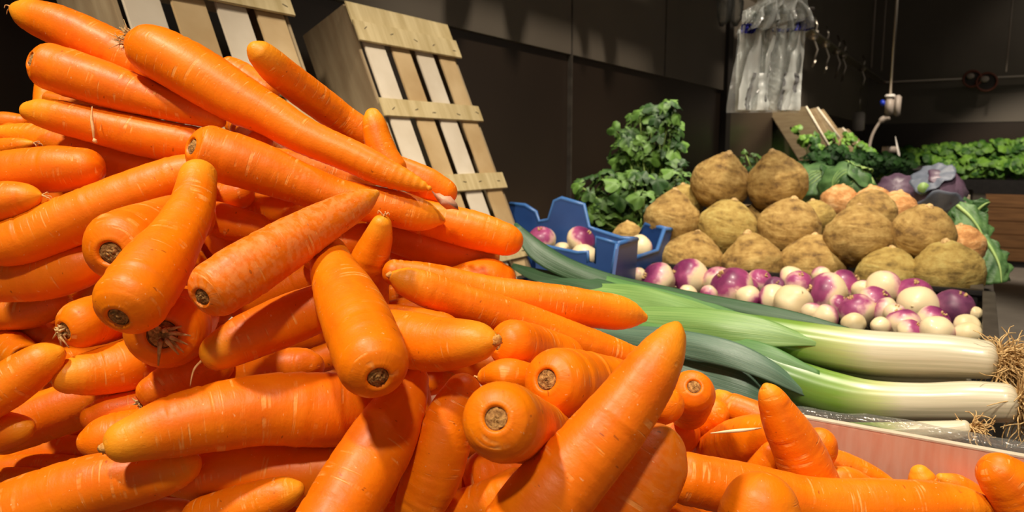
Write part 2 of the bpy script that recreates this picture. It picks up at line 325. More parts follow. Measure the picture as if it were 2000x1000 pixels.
hook(1684, 130, 'bright clamp hook with a small white weight hanging on the wall rail', True)
def rod(px, y1, Y, label, m='steel', r=.008):
    a = PY(px, y1, Y); bm = bmesh.new(); tube(bm, [(a.x, a.y, a.z), (a.x, a.y, HC)], r, 8)
    tag(obj('hanging_rod', bm, M[m]), label, 'rod', 'rods hanging from the ceiling')
rod(1701, 132, 8.2, 'thin grey rod hanging left of the two by the scale box', 'grey', .008)
rod(1721, 138, 8.6, 'faint grey rod hanging between the two brighter rods', 'grey', .007)
rod(1965, 140, 9.3, 'thin grey rod hanging near the right photo edge', 'grey', .007)
# hanging scale
c0 = PY(1742, 206, 6.2); t = empty('hanging_scale', c0, 'grey box scale with white top hanging on a bright rod', 'scale')
k = depth(c0)/F
bm = bmesh.new(); box(bm, (-11*k, -.04, -18*k), (4*k, .04, 16*k), bev=.01); obj('scale_body', bm, M['grey'], t)
bm = bmesh.new(); box(bm, (5*k, -.05, -21*k), (16*k, .03, 19*k), bev=.01); obj('side_plate', bm, M['grey'], t)
bm = bmesh.new(); box(bm, (-12*k, -.05, 14*k), (5*k, .05, 21*k), bev=.006); obj('top_cap', bm, M['white'], t)
bm = bmesh.new(); box(bm, (-20*k, -.03, 0), (-11*k, .03, 11*k), bev=.006); obj('blue_tab', bm, M['bluetab'], t)
bm = bmesh.new(); tube(bm, [(-4*k, 0, 18*k), (-4*k, 0, HC-c0.z)], .011, 8); obj('rod', bm, M['steel'], t)
bm = bmesh.new(); q = [(-2*k, 0, -22*k), (-14*k, 0, -26*k), (-24*k, 0, -40*k), (-32*k, 0, -60*k), (-36*k, 0, -86*k)]
tube(bm, [p[:3] for p in crom(q, 24)], [.022]*6+[.011]*18, 8); obj('cord', bm, M['grey'], t)
# two round lamps on the end rail
def round_lamp(px, py, label, r):
    c = PY(px, py, BY-.28); t = empty('round_lamp', c, label, 'lamp', 'round lamps on the end rail')
    bm = bmesh.new(); pr = []
    for i in range(25): a = 2*PI*i/24; pr.append((r*math.cos(a), 0, r*math.sin(a)))
    tube(bm, pr, .012, 8, False); obj('rim', bm, M['red'], t)
    bm = bmesh.new(); bmesh.ops.create_cone(bm, cap_ends=True, segments=24, radius1=r*.96, radius2=r*.6, depth=.09, matrix=Matrix.Translation((0, .05, 0)) @ Matrix.Rotation(-PI/2, 4, 'X')); obj('housing', bm, M['trim'], t, False)
    bm = bmesh.new(); bmesh.ops.create_uvsphere(bm, u_segments=16, v_segments=10, radius=r*.45, matrix=Matrix.Translation((-.02, -.01, .03)) @ Matrix.Diagonal((1, .35, .8, 1))); obj('glass', bm, M['grey'], t)
    bm = bmesh.new(); tube(bm, [(0, .04, r*.6), (0, .08, rz-c.z+.02)], .012, 8); obj('bracket', bm, M['trim'], t)
round_lamp(1899, 154, 'left round fitting with reddish rim on the end wall rail', .085)
round_lamp(1927, 160, 'right round fitting with reddish rim on the end wall rail', .095)
# ------------------------------------------------------------------ stall
dz = .875
bm = bmesh.new(); box(bm, (-1.19, -.25, 0), (.048, 6.8, dz), bev=.004); tag(obj('display_stall', bm, M['stall'], None, False), 'dark stall counter carrying all the vegetable crates along the wall', 'stall')
# carrot bin with pink far panel
A = P(1572, 818, .66); Yp = A.y; zt = A.z
t = empty('carrot_bin', (-.5, Yp-.35, dz), 'wooden bin with pink inner panel holding the carrot heap', 'bin')
def loc(o, t): o.matrix_parent_inverse = t.matrix_basis.inverted(); return o
def bpart(name, m, t, lo, hi, bev=.001, smooth=False):
    bm = bmesh.new(); box(bm, Vector(lo)-t.location, Vector(hi)-t.location, bev=bev); return obj(name, bm, m, t, smooth)
bpart('far_panel', M['pink'], t, (-.95, Yp, dz), (.07, Yp+.007, zt))
bpart('panel_top_edge', M['wood'], t, (-.95, Yp, zt), (.07, Yp+.007, zt+.0015), 0)
bpart('front_panel', M['pink'], t, (.07, Yp-.85, dz), (.077, Yp+.007, zt))
bpart('back_panel', M['pink'], t, (-.957, Yp-.85, dz), (-.95, Yp+.007, zt))
bpart('near_panel', M['pink'], t, (-.95, Yp-.857, dz), (.077, Yp-.85, zt-.06))
bpart('floor_board', M['brown'], t, (-.95, Yp-.85, dz), (.07, Yp, dz+.006), 0)
# crinkled clear liner over the panel
def crinkle(u, v, s): return noise.noise(Vector((u*s, v*s, 3.1)))
bm = bmesh.new(); NU, NV = 150, 22; g = []
for i in range(NU+1):
    x = -.30+.375*i/NU; row = []
    ruf = .5+.5*noise.noise(Vector((x*14, 7.7, 0)))
    for j in range(NV+1):
        v = j/NV; nz_ = crinkle(x, v, 38)*.0016
        lift = .005+.008*ruf
        if v < .55: s = v/.55; y = Yp-.0035+nz_*.7*(1-abs(2*s-1)*.2)-.0015*abs(crinkle(x, v, 22)); z = zt-.075+s*(.075+lift*.3)
        elif v < .78: s = (v-.55)/.23; a = s*PI; y = Yp+.0035-.0075*math.cos(a)+nz_; z = zt+lift*.3+lift*math.sin(a)*.9+nz_*1.6
        else: s = (v-.78)/.22; y = Yp+.011+nz_*1.2+.01*s; z = zt+lift*.3-s*.012+nz_*1.5
        row.append(bm.verts.new((x+crinkle(x, v, 55)*.002, y, z)))
    g.append(row)
for i in range(NU):
    for j in range(NV): bm.faces.new((g[i][j], g[i+1][j], g[i+1][j+1], g[i][j+1]))
tag(obj('plastic_liner', bm, M['film']), 'crinkled clear plastic liner folded over the pink panel edge', 'liner')
# leek tray
t = empty('leek_tray', (-.4, Yp+.13, dz), 'low dark tray beneath the leeks', 'tray')
bpart('tray_floor', M['black'], t, (-.62, Yp+.025, dz), (.03, Yp+.27, .925), .003)
bpart('tray_side', M['black'], t, (-.62, Yp+.27, dz), (.03, Yp+.277, .965), .001)
# crates of turnips and celeriac
Yl = PZ(1912, 567, .968).y
t = empty('turnip_crate', (-.4, 1.1, dz), 'open black crate full of purple and white turnips', 'crate')
bpart('crate_floor', M['black'], t, (-.72, Yp+.285, dz), (.030, Yl, .905), .002)
bpart('side_wall', M['black'], t, (.022, Yp+.285, .905), (.030, Yl, .962), .001)
bpart('side_rim', M['rim'], t, (.018, Yp+.285, .962), (.036, Yl, .968), .001)
bpart('side_wall', M['black'], t, (-.72, Yp+.285, .905), (-.712, Yl, .955), .001)
t = empty('celeriac_crate', (-.4, Yl+.3, dz), 'open black crate with stacked brown celeriac roots', 'crate')
bpart('crate_floor', M['black'], t, (-.70, Yl+.008, dz), (.012, Yl+.62, .885), .002)
bpart('front_wall', M['black'], t, (-.70, Yl+.001, .885), (.012, Yl+.009, .958), .001)
bpart('front_rim', M['black'], t, (-.70, Yl-.004, .958), (.020, Yl+.012, .968), .002)
bpart('side_wall', M['black'], t, (.004, Yl+.012, .885), (.012, Yl+.62, .962), .001)
bpart('side_rim', M['rim'], t, (.0, Yl+.013, .962), (.020, Yl+.62, .968), .001)
bpart('back_wall', M['black'], t, (-.70, Yl+.62, .885), (.012, Yl+.628, .96), .001)
# wooden crate for cabbages
Yk = Yl+.66
t = empty('cabbage_crate', (-.4, Yk+.3, dz), 'wooden crate with corner post under the red and savoy cabbages', 'crate')
bpart('crate_floor', M['wood_side'], t, (-.80, Yk, dz), (-.01, Yk+.72, .9), .002)
bpart('side_wall', M['wood_side'], t, (-.02, Yk, .9), (-.01, Yk+.72, .99), .001)
bpart('side_wall', M['wood_side'], t, (-.80, Yk+.72, .9), (-.01, Yk+.73, 1.0), .001)
bpart('corner_post', M['wood'], t, (-.048, Yk+.70, .9), (-.022, Yk+.719, 1.06), .002)
# ------------------------------------------------------------------ leaning slatted crates
def slat_crate(pxl, pyl, pxr, W, L, alpha, ztop, zref_px, label, seed):
    rng = random.Random(seed); L = (ztop-.945)/math.cos(alpha)
    base = zref_px  # world point on the left edge of the face
    u = Vector((0, 1, 0)); v = Vector((math.sin(alpha), 0, -math.cos(alpha))); nn = Vector((math.cos(alpha), 0, math.sin(alpha)))
    top = base - v*((ztop-base.z)/math.cos(alpha))
    t = empty('slatted_crate', top, label, 'crate', 'slatted wooden crates leaning on the wall')
    mt = Matrix(((u.x, v.x, nn.x), (u.y, v.y, nn.y), (u.z, v.z, nn.z))).to_4x4(); t.matrix_world = Matrix.Translation(top) @ mt
    def pc(name, m, lo, hi, bev=.0012):
        bm = bmesh.new(); box(bm, lo, hi, bev=bev); return obj(name, bm, M[m], t, False)
    sw = W*.185
    for i in range(4):
        a = .012+i*(W-.024-sw)/3
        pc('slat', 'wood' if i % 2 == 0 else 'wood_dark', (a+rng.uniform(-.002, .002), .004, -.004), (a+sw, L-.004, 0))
    nb = 4; sp = .152; pc('end_lip', 'batten', (-.004, -.002, .0004), (W+.004, .046, .0034))
    for i in range(nb):
        b0 = .038+i*sp; h = .042 if i == 0 else .036
        b = pc('batten', 'batten', (-.006, b0, .0038 if i == 0 else .0005), (W+.006, b0+h, .0085 if i == 0 else .0055))
        if b0+h > L: b.scale = (1, (L-.002)/(b0+h), 1)
        for k in range(5):
            bm = bmesh.new(); xx = W*(.06+.22*k)+rng.uniform(-.01, .01); yy = b0+h*rng.uniform(.3, .7); a = rng.uniform(-.6, .6)
            tube(bm, [(xx-.005*math.cos(a), yy-.005*math.sin(a), .009 if i == 0 else .006), (xx+.005*math.cos(a), yy+.005*math.sin(a), .009 if i == 0 else .006)], .0006, 5); obj('staple', bm, M['staple'], b)
    D = .125
    for s in (0, 1):
        x0 = -.001 if s == 0 else W-.007
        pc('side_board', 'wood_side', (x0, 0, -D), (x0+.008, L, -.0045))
    pc('end_board', 'wood', (.008, 0, -D), (W-.008, .008, -.0045)); pc('end_board', 'wood', (.008, L-.008, -D), (W-.008, L, -.0045))
    for s in (0, 1):
        for e in (0, 1):
            x0 = .008 if s == 0 else W-.026; y0 = .009 if e == 0 else L-.027
            pc('corner_post', 'wood_dark', (x0, y0, -D), (x0+.018, y0+.018, -.005))
    return t
al = math.radians(23.5)
b2 = P(736, 180, 1.33); b1 = P(290, 120, 1.03); 
zt2 = P(672, 8, 1.36).z
slat_crate(0, 0, 0, .30, .62, al, zt2, b2, 'tall slatted wooden crate leaning on the wall right behind the carrot heap', 3)
b1 = Vector((b2.x, b2.y-.41, b2.z)); q = PX(262, 50, b2.x); b1.y = q.y-.0
slat_crate(0, 0, 0, .30, .62, al, zt2+.022, Vector((b2.x, q.y, b2.z)), 'slatted wooden crate at upper left, mostly hidden by the carrots', 4)
# ------------------------------------------------------------------ blue crates of turnips
def wall_poly(bm, pts, A, B, th=.006):
    poly = [PV(x, y, A, B) for x, y in pts]; n = Vector((B[1]-A[1], A[0]-B[0], 0)); extr(bm, poly, n, th)
def rim_poly(bm, pts, A, B, r=.0045):
    tube(bm, [PV(x, y, A, B) for x, y in pts], r, 6)
NL, NR, FR, FL = P(1046, 480, 1.475), P(1207, 476, 1.36), P(1243, 467, 1.47), P(1000, 400, 1.62)
t = empty('blue_crate', (0, 0, 0), 'blue plastic crate with notched walls, beside the leek leaf tips', 'crate', 'blue turnip crates')
bm = bmesh.new(); far = [(996, 398), (1026, 401), (1047, 414), (1053, 433), (1072, 429), (1083, 393), (1097, 387), (1141, 400), (1150, 443), (1163, 449), (1213, 465), (1245, 467)]
wall_poly(bm, far+[(1238, 540), (1010, 545)], FL, FR); obj('far_wall', bm, M['blue'], t, False)
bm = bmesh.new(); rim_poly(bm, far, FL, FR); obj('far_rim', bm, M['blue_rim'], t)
bm = bmesh.new(); near = [(1048, 478), (1066, 481), (1128, 494), (1148, 492), (1149, 512), (1164, 514), (1166, 463), (1206, 476)]
wall_poly(bm, near+[(1194, 560), (1048, 560)], NL, NR); obj('near_wall', bm, M['blue'], t, False)
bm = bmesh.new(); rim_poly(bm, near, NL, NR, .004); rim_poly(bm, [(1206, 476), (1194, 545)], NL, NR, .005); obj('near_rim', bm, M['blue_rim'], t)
bm = bmesh.new(); wall_poly(bm, [(1207, 476), (1244, 467), (1238, 545), (1195, 560)], NR, FR); obj('end_wall', bm, M['blue'], t, False)
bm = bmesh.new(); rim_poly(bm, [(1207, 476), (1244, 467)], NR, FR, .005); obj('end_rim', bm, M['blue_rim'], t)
bm = bmesh.new(); fl = [Vector((p.x, p.y, .93)) for p in (NL, NR, FR, FL)]; extr(bm, fl, Vector((0, 0, 1)), .006); obj('crate_floor', bm, M['blue'], t, False)
A_, B_ = P(1246, 470, 1.49), P(1306, 450, 1.62)
t = empty('blue_crate', (0, 0, 0), 'blue plastic crate corner against the leftmost front celeriac', 'crate', 'blue turnip crates')
end = [(1240, 503), (1252, 500), (1283, 490), (1297, 449), (1311, 448)]
bm = bmesh.new(); wall_poly(bm, end+[(1294, 512), (1240, 530)], A_, B_); obj('end_wall', bm, M['blue'], t, False)
bm = bmesh.new(); rim_poly(bm, end, A_, B_, .005); obj('end_rim', bm, M['blue_rim'], t)
C_ = P(1255, 440, 1.70)
bm = bmesh.new(); wall_poly(bm, [(1250, 460), (1262, 437), (1309, 449), (1292, 508), (1250, 508)], C_, B_); obj('far_wall', bm, M['blue'], t, False)
bm = bmesh.new(); rim_poly(bm, [(1250, 460), (1262, 437), (1309, 449)], C_, B_, .005); obj('far_rim', bm, M['blue_rim'], t)
bm = bmesh.new(); extr(bm, [Vector((p.x, p.y, .935)) for p in (A_, B_, C_, P(1150, 470, 1.68))], Vector((0, 0, 1)), .006); obj('crate_floor', bm, M['blue'], t, False)
# ------------------------------------------------------------------ turnips
def turnip_mesh(seed, r):
    rng = random.Random(seed); bm = bmesh.new(); bmesh.ops.create_uvsphere(bm, u_segments=28, v_segments=18, radius=1)
    o1 = Vector((seed*1.7, seed*.9, 0)); sq = rng.uniform(.80, .95)
    for v in bm.verts:
        d = v.co.normalized(); k = 1+.06*noise.noise(d*1.4+o1)
        zz = d.z*sq
        if d.z < -.75: zz -= (-.75-d.z)*.5
        if d.z > .9: zz -= (d.z-.9)*1.2
        v.co = Vector((d.x*k, d.y*k, zz*k))*r
    return bm, sq
def turnip(px, py, rp, d, ang, tilt, label, kind='turnip', group='turnips in the black crate', parts=True):
    c = P(px, py, d); r = rp*d/F
    seed = px*3+py
    ax = (RT*math.cos(ang)+UP*math.sin(ang))*math.cos(tilt)-FW*math.sin(tilt)   # direction of the leafy purple end
    t = empty('turnip', c, label, 'turnip', group); t.rotation_euler = ax.to_track_quat('Z', 'Y').to_euler()
    bm, sq = turnip_mesh(seed, r); o = obj('root_body', bm, M[kind], t)
    if parts:
        bm = bmesh.new(); rng = random.Random(seed)
        for k in range(5):
            a = rng.uniform(0, 6.28); tube(bm, [(.1*r*math.cos(a), .1*r*math.sin(a), r*sq*.8), (.16*r*math.cos(a), .16*r*math.sin(a), r*sq*1.02)], [.06*r, .05*r], 6)
        obj('leaf_stub', bm, M['straw'], t)
        bm = bmesh.new(); tube(bm, [(0, 0, -r*sq*.95), (.04*r, 0, -r*sq*1.12), (.14*r, .05*r, -r*sq*1.3)], [.10*r, .05*r, .012*r], 6); obj('root_tail', bm, M['turnip_pale'], t)
turnip(1246, 538, 16.6, 1.489, math.radians(160), 0.20, 'small purple turnip at the far left end of the black crate', 'turnip', parts=False)
turnip(1284, 548, 37.4, 1.430, math.radians(160), 0.10, 'turnip with purple left half, leftmost big one in the crate', 'turnip')
turnip(1346, 542, 38.5, 1.464, math.radians(160), 0.00, 'tall cream turnip with purple left shoulder, second big one from left', 'turnip')
turnip(1343, 574, 18.7, 1.296, math.radians(200), -0.40, 'pinkish turnip just above the dark leek leaf', 'turnip', parts=False)
turnip(1402, 548, 30.2, 1.430, math.radians(100), -0.60, 'pale cream turnip behind the large purple and white one', 'turnip')
turnip(1428, 562, 43.7, 1.334, math.radians(130), 0.10, 'large purple and white turnip against the leek leaves', 'turnip')
turnip(1462, 582, 25.0, 1.270, math.radians(-30), 0.10, 'turnip with purple lower tip beside the large purple white one', 'turnip')
turnip(1484, 549, 25.0, 1.405, math.radians(60), 0.80, 'round purple turnip at the back under the celeriac rim', 'turnip')
turnip(1514, 560, 20.8, 1.358, math.radians(90), 0.90, 'small dark purple turnip in the back row', 'turnip_dark')
turnip(1511, 584, 30.2, 1.252, math.radians(200), -0.80, 'oblong white turnip lying beside the big cream one', 'turnip')
turnip(1546, 543, 25.0, 1.372, math.radians(-150), -0.50, 'cream turnip peeking behind a purple one at the rim', 'turnip')
turnip(1560, 553, 27.0, 1.329, math.radians(90), 0.60, 'purple turnip left of the rounded cream and purple one', 'turnip')
turnip(1550, 592, 38.5, 1.208, math.radians(250), -0.90, 'big plain cream turnip touching the leek leaf', 'turnip_pale')
turnip(1604, 538, 18.7, 1.349, math.radians(80), -0.80, 'pale yellowish turnip top under the rim at centre', 'turnip', parts=False)
turnip(1614, 572, 42.6, 1.279, math.radians(165), -0.10, 'large cream turnip with purple left edge, crate centre', 'turnip')
turnip(1650, 558, 32.2, 1.318, math.radians(40), 0.50, 'purple turnip tucked right behind the large central cream one', 'turnip')
turnip(1614, 619, 25.0, 1.116, math.radians(0), 0.00, 'half white half pink turnip just above the upper leek', 'turnip')
turnip(1674, 606, 35.4, 1.177, math.radians(120), 0.10, 'cream turnip with broad purple band on its upper left', 'turnip')
turnip(1667, 632, 22.9, 1.073, math.radians(90), -0.80, 'small brownish cream turnip against the upper leek', 'turnip_pale')
turnip(1685, 567, 21.8, 1.285, math.radians(60), -0.60, 'pale pink turnip between the purple ones at the back', 'turnip')
turnip(1727, 562, 34.3, 1.256, math.radians(20), -0.30, 'whitish turnip with pink blush below the middle celeriac', 'turnip')
turnip(1709, 590, 32.2, 1.217, math.radians(60), 0.70, 'bright purple turnip right of the purple banded one', 'turnip')
turnip(1728, 606, 26.0, 1.158, math.radians(150), -0.40, 'greyish cream turnip below the bright purple one', 'turnip')
turnip(1785, 573, 34.3, 1.230, math.radians(100), 0.50, 'dull purple turnip behind the pink ringed white one', 'turnip')
turnip(1792, 597, 38.5, 1.179, math.radians(0), -0.90, 'white turnip with pink ring, right part of the crate', 'turnip')
turnip(1864, 602, 38.5, 1.166, math.radians(75), 0.50, 'dark purple turnip with dry brown leaf stub at the crate end', 'turnip_dark')
turnip(1824, 628, 32.2, 1.086, math.radians(60), 0.70, 'glossy purple turnip in front of the dark stubby one', 'turnip')
turnip(1764, 634, 33.3, 1.071, math.radians(100), -0.30, 'pink and cream turnip above the white leek shaft', 'turnip')
turnip(1890, 638, 26.0, 1.055, math.radians(80), 0.90, 'small cream turnip, upper of two at the crate corner', 'turnip_pale', parts=False)
turnip(1890, 656, 28.1, 1.002, math.radians(-90), 0.90, 'small brownish cream turnip, lower of two at the crate corner', 'turnip_pale', parts=False)
turnip(1829, 649, 32.2, 1.011, math.radians(-40), -0.20, 'cream and pink turnip beside the two corner turnips', 'turnip', parts=False)
turnip(1780, 648, 27.0, 1.031, math.radians(60), 0.60, 'purple turnip low against the white leek shaft', 'turnip')
turnip(1720, 637, 18.7, 1.058, math.radians(0), -0.60, 'small pale pink turnip low against the leek', 'turnip', parts=False)
turnip(1748, 612, 20.8, 1.127, math.radians(90), 0.50, 'little purple turnip in the gap beside the pink ringed one', 'turnip')
turnip(1905, 612, 13.5, 1.141, math.radians(90), 0.90, 'tiny pale turnip by the crate side wall', 'turnip_pale', parts=False)
turnip(1640, 595, 20.8, 1.211, math.radians(60), 0.60, 'purple turnip in the gap right of the large central cream one', 'turnip')
turnip(1460, 560, 20.8, 1.377, math.radians(100), 0.40, 'small turnip in the shadow behind the purple tipped one', 'turnip')
turnip(1384, 575, 18.7, 1.292, math.radians(180), 0.30, 'purple turnip sliver below the pale cream one at left', 'turnip', parts=False)
turnip(1586, 610, 20.8, 1.148, math.radians(90), -0.50, 'cream turnip sliver right of the big plain cream one', 'turnip')
turnip(1058, 468, 28.0, 1.520, math.radians(100), 0.50, 'pink topped turnip in the blue crate by the slatted crate', 'turnip', 'turnips in the blue crates')
turnip(1135, 469, 29.0, 1.507, math.radians(45), 0.40, 'purple turnip in the blue crate under the tall notch', 'turnip', 'turnips in the blue crates')
turnip(1098, 472, 14.0, 1.580, math.radians(60), 0.50, 'small reddish turnip between the two purple ones in the blue crate', 'turnip', 'turnips in the blue crates', parts=False)
turnip(1140, 502, 28.0, 1.463, math.radians(-80), -0.30, 'white turnip showing through the notch of the blue crate', 'turnip', 'turnips in the blue crates')
turnip(1098, 492, 20.0, 1.550, math.radians(90), -0.70, 'pale turnip low in the blue crate', 'turnip_pale', 'turnips in the blue crates', parts=False)
turnip(1250, 484, 26.0, 1.600, math.radians(20), -0.60, 'white turnip in the blue crate corner by the celeriac', 'turnip', 'turnips in the blue crates', parts=False)
# ------------------------------------------------------------------ celeriac
def celeriac(px, py, rp, d, kind, ang, label, shape=0, parts=True):
    c = P(px, py, d); r = rp*d/F; seed = px+py*2
    rng = random.Random(seed); bm = bmesh.new(); bmesh.ops.create_uvsphere(bm, u_segments=48, v_segments=36, radius=1); o1 = Vector((seed*.37, seed*.11, seed*.7))
    for v in bm.verts:
        q = v.co.normalized(); h = q.z
        k = 1+.05*noise.noise(q*2.2+o1)+.028*noise.noise(q*6+o1)+.014*noise.noise(q*14+o1)+.012*noise.noise(Vector((q.x*2, q.y*2, h*13))+o1)
        if h < -.25: k += (-h-.25)*(.10*noise.noise(q*5+o1)+.06*noise.noise(q*11+o1))
        tp = 1.0
        if h > .35: tp = 1-(.40 if shape else .22)*(h-.35)          # tapering shoulders
        k2 = k*(1+(.16 if shape else .05)*max(0, h)**3)
        v.co = Vector((q.x*k*tp*1.02, q.y*k*tp*1.02, h*k2*.95))*r
    t = empty('celeriac', c, label, 'celeriac', 'celeriac roots in the crate'); t.rotation_euler = (rng.uniform(-.2, .2)+ang, rng.uniform(-.25, .25), rng.uniform(0, 6))
    obj('root_body', bm, M[kind], t)
    if parts:
        bm = bmesh.new(); zt_ = r*.95*(1+(.16 if shape else .05))
        tube(bm, [(0, 0, zt_*.9), (.02*r, 0, zt_*1.0), (.03*r, .02*r, zt_*1.07)], [.20*r, .13*r, .05*r], 10); obj('leaf_stump', bm, M['straw'], t)
celeriac(1352, 512, 60, 1.603, 'celeriac', 0.00, 'celeriac in front row, leftmost behind the crate rim', 0)
celeriac(1469, 516, 58, 1.542, 'celeriac', 0.10, 'pear shaped celeriac in front row, second from left', 1)
celeriac(1588, 520, 62, 1.523, 'celeriac', -0.10, 'celeriac in front row, third from left, flat topped', 0)
celeriac(1735, 540, 58, 1.403, 'celeriac_green', 0.10, 'small greenish celeriac in front row, second from right', 0)
celeriac(1851, 531, 63, 1.349, 'celeriac_green', 0.00, 'greenish celeriac in front row at the right crate corner', 0)
celeriac(1313, 430, 54, 1.696, 'celeriac', 0.00, 'brown pear shaped celeriac at left end of second row', 1)
celeriac(1421, 446, 57, 1.653, 'celeriac_green', 0.10, 'smooth greenish celeriac, second in the second row', 0)
celeriac(1541, 445, 59, 1.605, 'celeriac', -0.10, 'celeriac in the middle of the second row, third from left', 0)
celeriac(1678, 462, 62, 1.469, 'celeriac', 0.35, 'ridged celeriac, fourth in the second row, above the cream turnips', 0)
celeriac(1802, 456, 58, 1.419, 'celeriac', 0.30, 'celeriac at right end of the second row with knobbly roots', 0)
celeriac(1407, 357, 56, 1.719, 'celeriac', 0.10, 'left one of the two topmost celeriac', 1)
celeriac(1517, 358, 58, 1.679, 'celeriac', -0.10, 'right one of the two topmost celeriac', 1)
celeriac(1592, 428, 38, 1.670, 'celeriac_green', 0.00, 'celeriac half hidden behind the middle second row one', 0)
celeriac(1702, 416, 46, 1.569, 'celeriac', 0.00, 'celeriac behind the ridged one in the second row', 0)
celeriac(1338, 395, 36, 1.783, 'celeriac_green', 0.00, 'pale celeriac sliver behind the left topmost one', 0)
celeriac(1226, 462, 30, 1.844, 'celeriac', 0.00, 'celeriac standing in the blue crate', 0)
celeriac(1752, 500, 40, 1.499, 'celeriac', 0.00, 'shaded celeriac in the gap between the two right front ones', 0)
celeriac(1470, 440, 40, 1.730, 'celeriac', 0.00, 'celeriac hidden in shadow between second row and topmost ones', 0)
celeriac(1640, 396, 36, 1.746, 'celeriac_orange_lit', 0.00, 'left orange tinged knobbly celeriac at the back', 0)
celeriac(1705, 400, 38, 1.712, 'celeriac_orange_lit', 0.00, 'middle orange tinged knobbly celeriac at the back', 0)
celeriac(1750, 412, 40, 1.642, 'celeriac_orange_lit', 0.00, 'right orange tinged knobbly celeriac at the back', 0)
celeriac(1878, 480, 42, 1.446, 'celeriac_orange_lit', 0.00, 'orange tinged celeriac at the right crate side', 0)
# ------------------------------------------------------------------ leafy things
def lobed_leaf(bm, c, n, up, size, rng, lobes=3, deep=.42, curl=.25, seg=18, long=1.15):
    tl = bm.verts.layers.float.get('tone') or bm.verts.layers.float.new('tone'); tone = rng.gauss(0, .25)
    n = n.normalized(); up = (up-n*up.dot(n))
    if up.length < 1e-5: up = n.orthogonal()
    up.normalize(); sd = up.cross(n); cv = bm.verts.new(c+n*size*.08); ring = []; mid = []
    for k in range(seg+1):
        a = -2.75+5.5*k/seg
        rr = (1-deep*(.5-.5*math.cos(a*lobes*2/1.75+PI)) if lobes else 1)*(1+.06*rng.uniform(-1, 1))
        rr *= .55+.45*math.cos(a/2)
        x, y = math.sin(a)*rr*size*.85, math.cos(a)*rr*size*long
        z = -curl*(x*x+y*y)/size+.10*size*math.sin(a*5+size*300)
        ring.append(bm.verts.new(c+sd*x+up*y+n*z)); mid.append(bm.verts.new(c+sd*x*.5+up*y*.5+n*(z*.3+.03*size)))
    for v in [cv]+ring+mid: v[tl] = tone
    for k in range(seg):
        bm.faces.new((cv, mid[k], mid[k+1])); bm.faces.new((mid[k], ring[k], ring[k+1], mid[k+1]))
def rnd_unit(rng):
    while True:
        v = Vector((rng.uniform(-1, 1), rng.uniform(-1, 1), rng.uniform(-1, 1)))
        if .1 < v.length < 1: return v.normalized()
TOCAM = -FW
def leafy_bunch(name, label, cat, blobs, Y, count, size, m, seed, group=None, stem_from=None, lobes=3, thick=.10, ms='stem', face=.6):
    # blobs: (px, py, rx, ry) ellipses of foliage on the plane at distance Y
    rng = random.Random(seed); c0 = PY(blobs[0][0], blobs[0][1], Y); t = empty(name, c0, label, cat, group)
    bm = bmesh.new(); bm.verts.layers.float.new('tone'); bs = bmesh.new(); tot = sum(b[2]*b[3] for b in blobs); base = PY(stem_from[0], stem_from[1], Y)-c0 if stem_from else Vector((0, 0, -.1))
    for (bx, by, rx, ry) in blobs:
        cc = PY(bx, by, Y)-c0; k = (PY(bx+1, by, Y)-PY(bx, by, Y)).length
        for i in range(max(3, int(count*rx*ry/tot))):
            v = rnd_unit(rng); rad = rng.uniform(.45, 1)**.5
            p = cc+RT*v.x*rx*k*rad+UP*v.y*ry*k*rad-FW*v.z*thick*rad
            n = (v.x*RT+v.y*UP*.8-v.z*FW)*.7+TOCAM*face+Vector((0, 0, .55))+rnd_unit(rng)*.55
            lobed_leaf(bm, p, n, Vector((v.x*.6*RT+UP*.2+rnd_unit(rng)*.7-Vector((0, 0, .3)))), size*rng.uniform(.65, 1.25), rng, lobes)
            if i % 4 == 0: 
                m_ = base.lerp(p, .5)+rnd_unit(rng)*.015; tube(bs, [base+rnd_unit(rng)*.02, m_, p], [.004, .0032, .0015], 5)
    obj('foliage', bm, M[m], t); obj('stems', bs, M[ms], t)
    return t
leafy_bunch('celery_bunch', 'tall leafy celery bunch standing against the dark wall', 'celery', [(1268, 275, 66, 66), (1290, 225, 34, 26), (1300, 350, 50, 50), (1235, 300, 38, 45)], 2.05, 230, .030, 'celery', 11, 'leafy celery bunches', (1275, 440))
leafy_bunch('celery_bunch', 'drooping leafy celery bunch right above the blue plastic crate', 'celery', [(1190, 385, 66, 50), (1245, 385, 50, 50), (1170, 425, 40, 25)], 1.93, 120, .036, 'celery', 12, 'leafy celery bunches', (1250, 450))
leafy_bunch('celery_sprig', 'small leafy sprig poking up between the two topmost celeriac', 'celery', [(1455, 312, 16, 20), (1466, 335, 14, 10)], 2.25, 14, .02, 'celery', 13, None, (1475, 370))
leafy_bunch('celery_sprig', 'tiny green leaf between the rear celeriac and orange tinged ones', 'celery', [(1628, 425, 9, 14)], 1.98, 6, .016, 'kale', 14, None, (1630, 450))
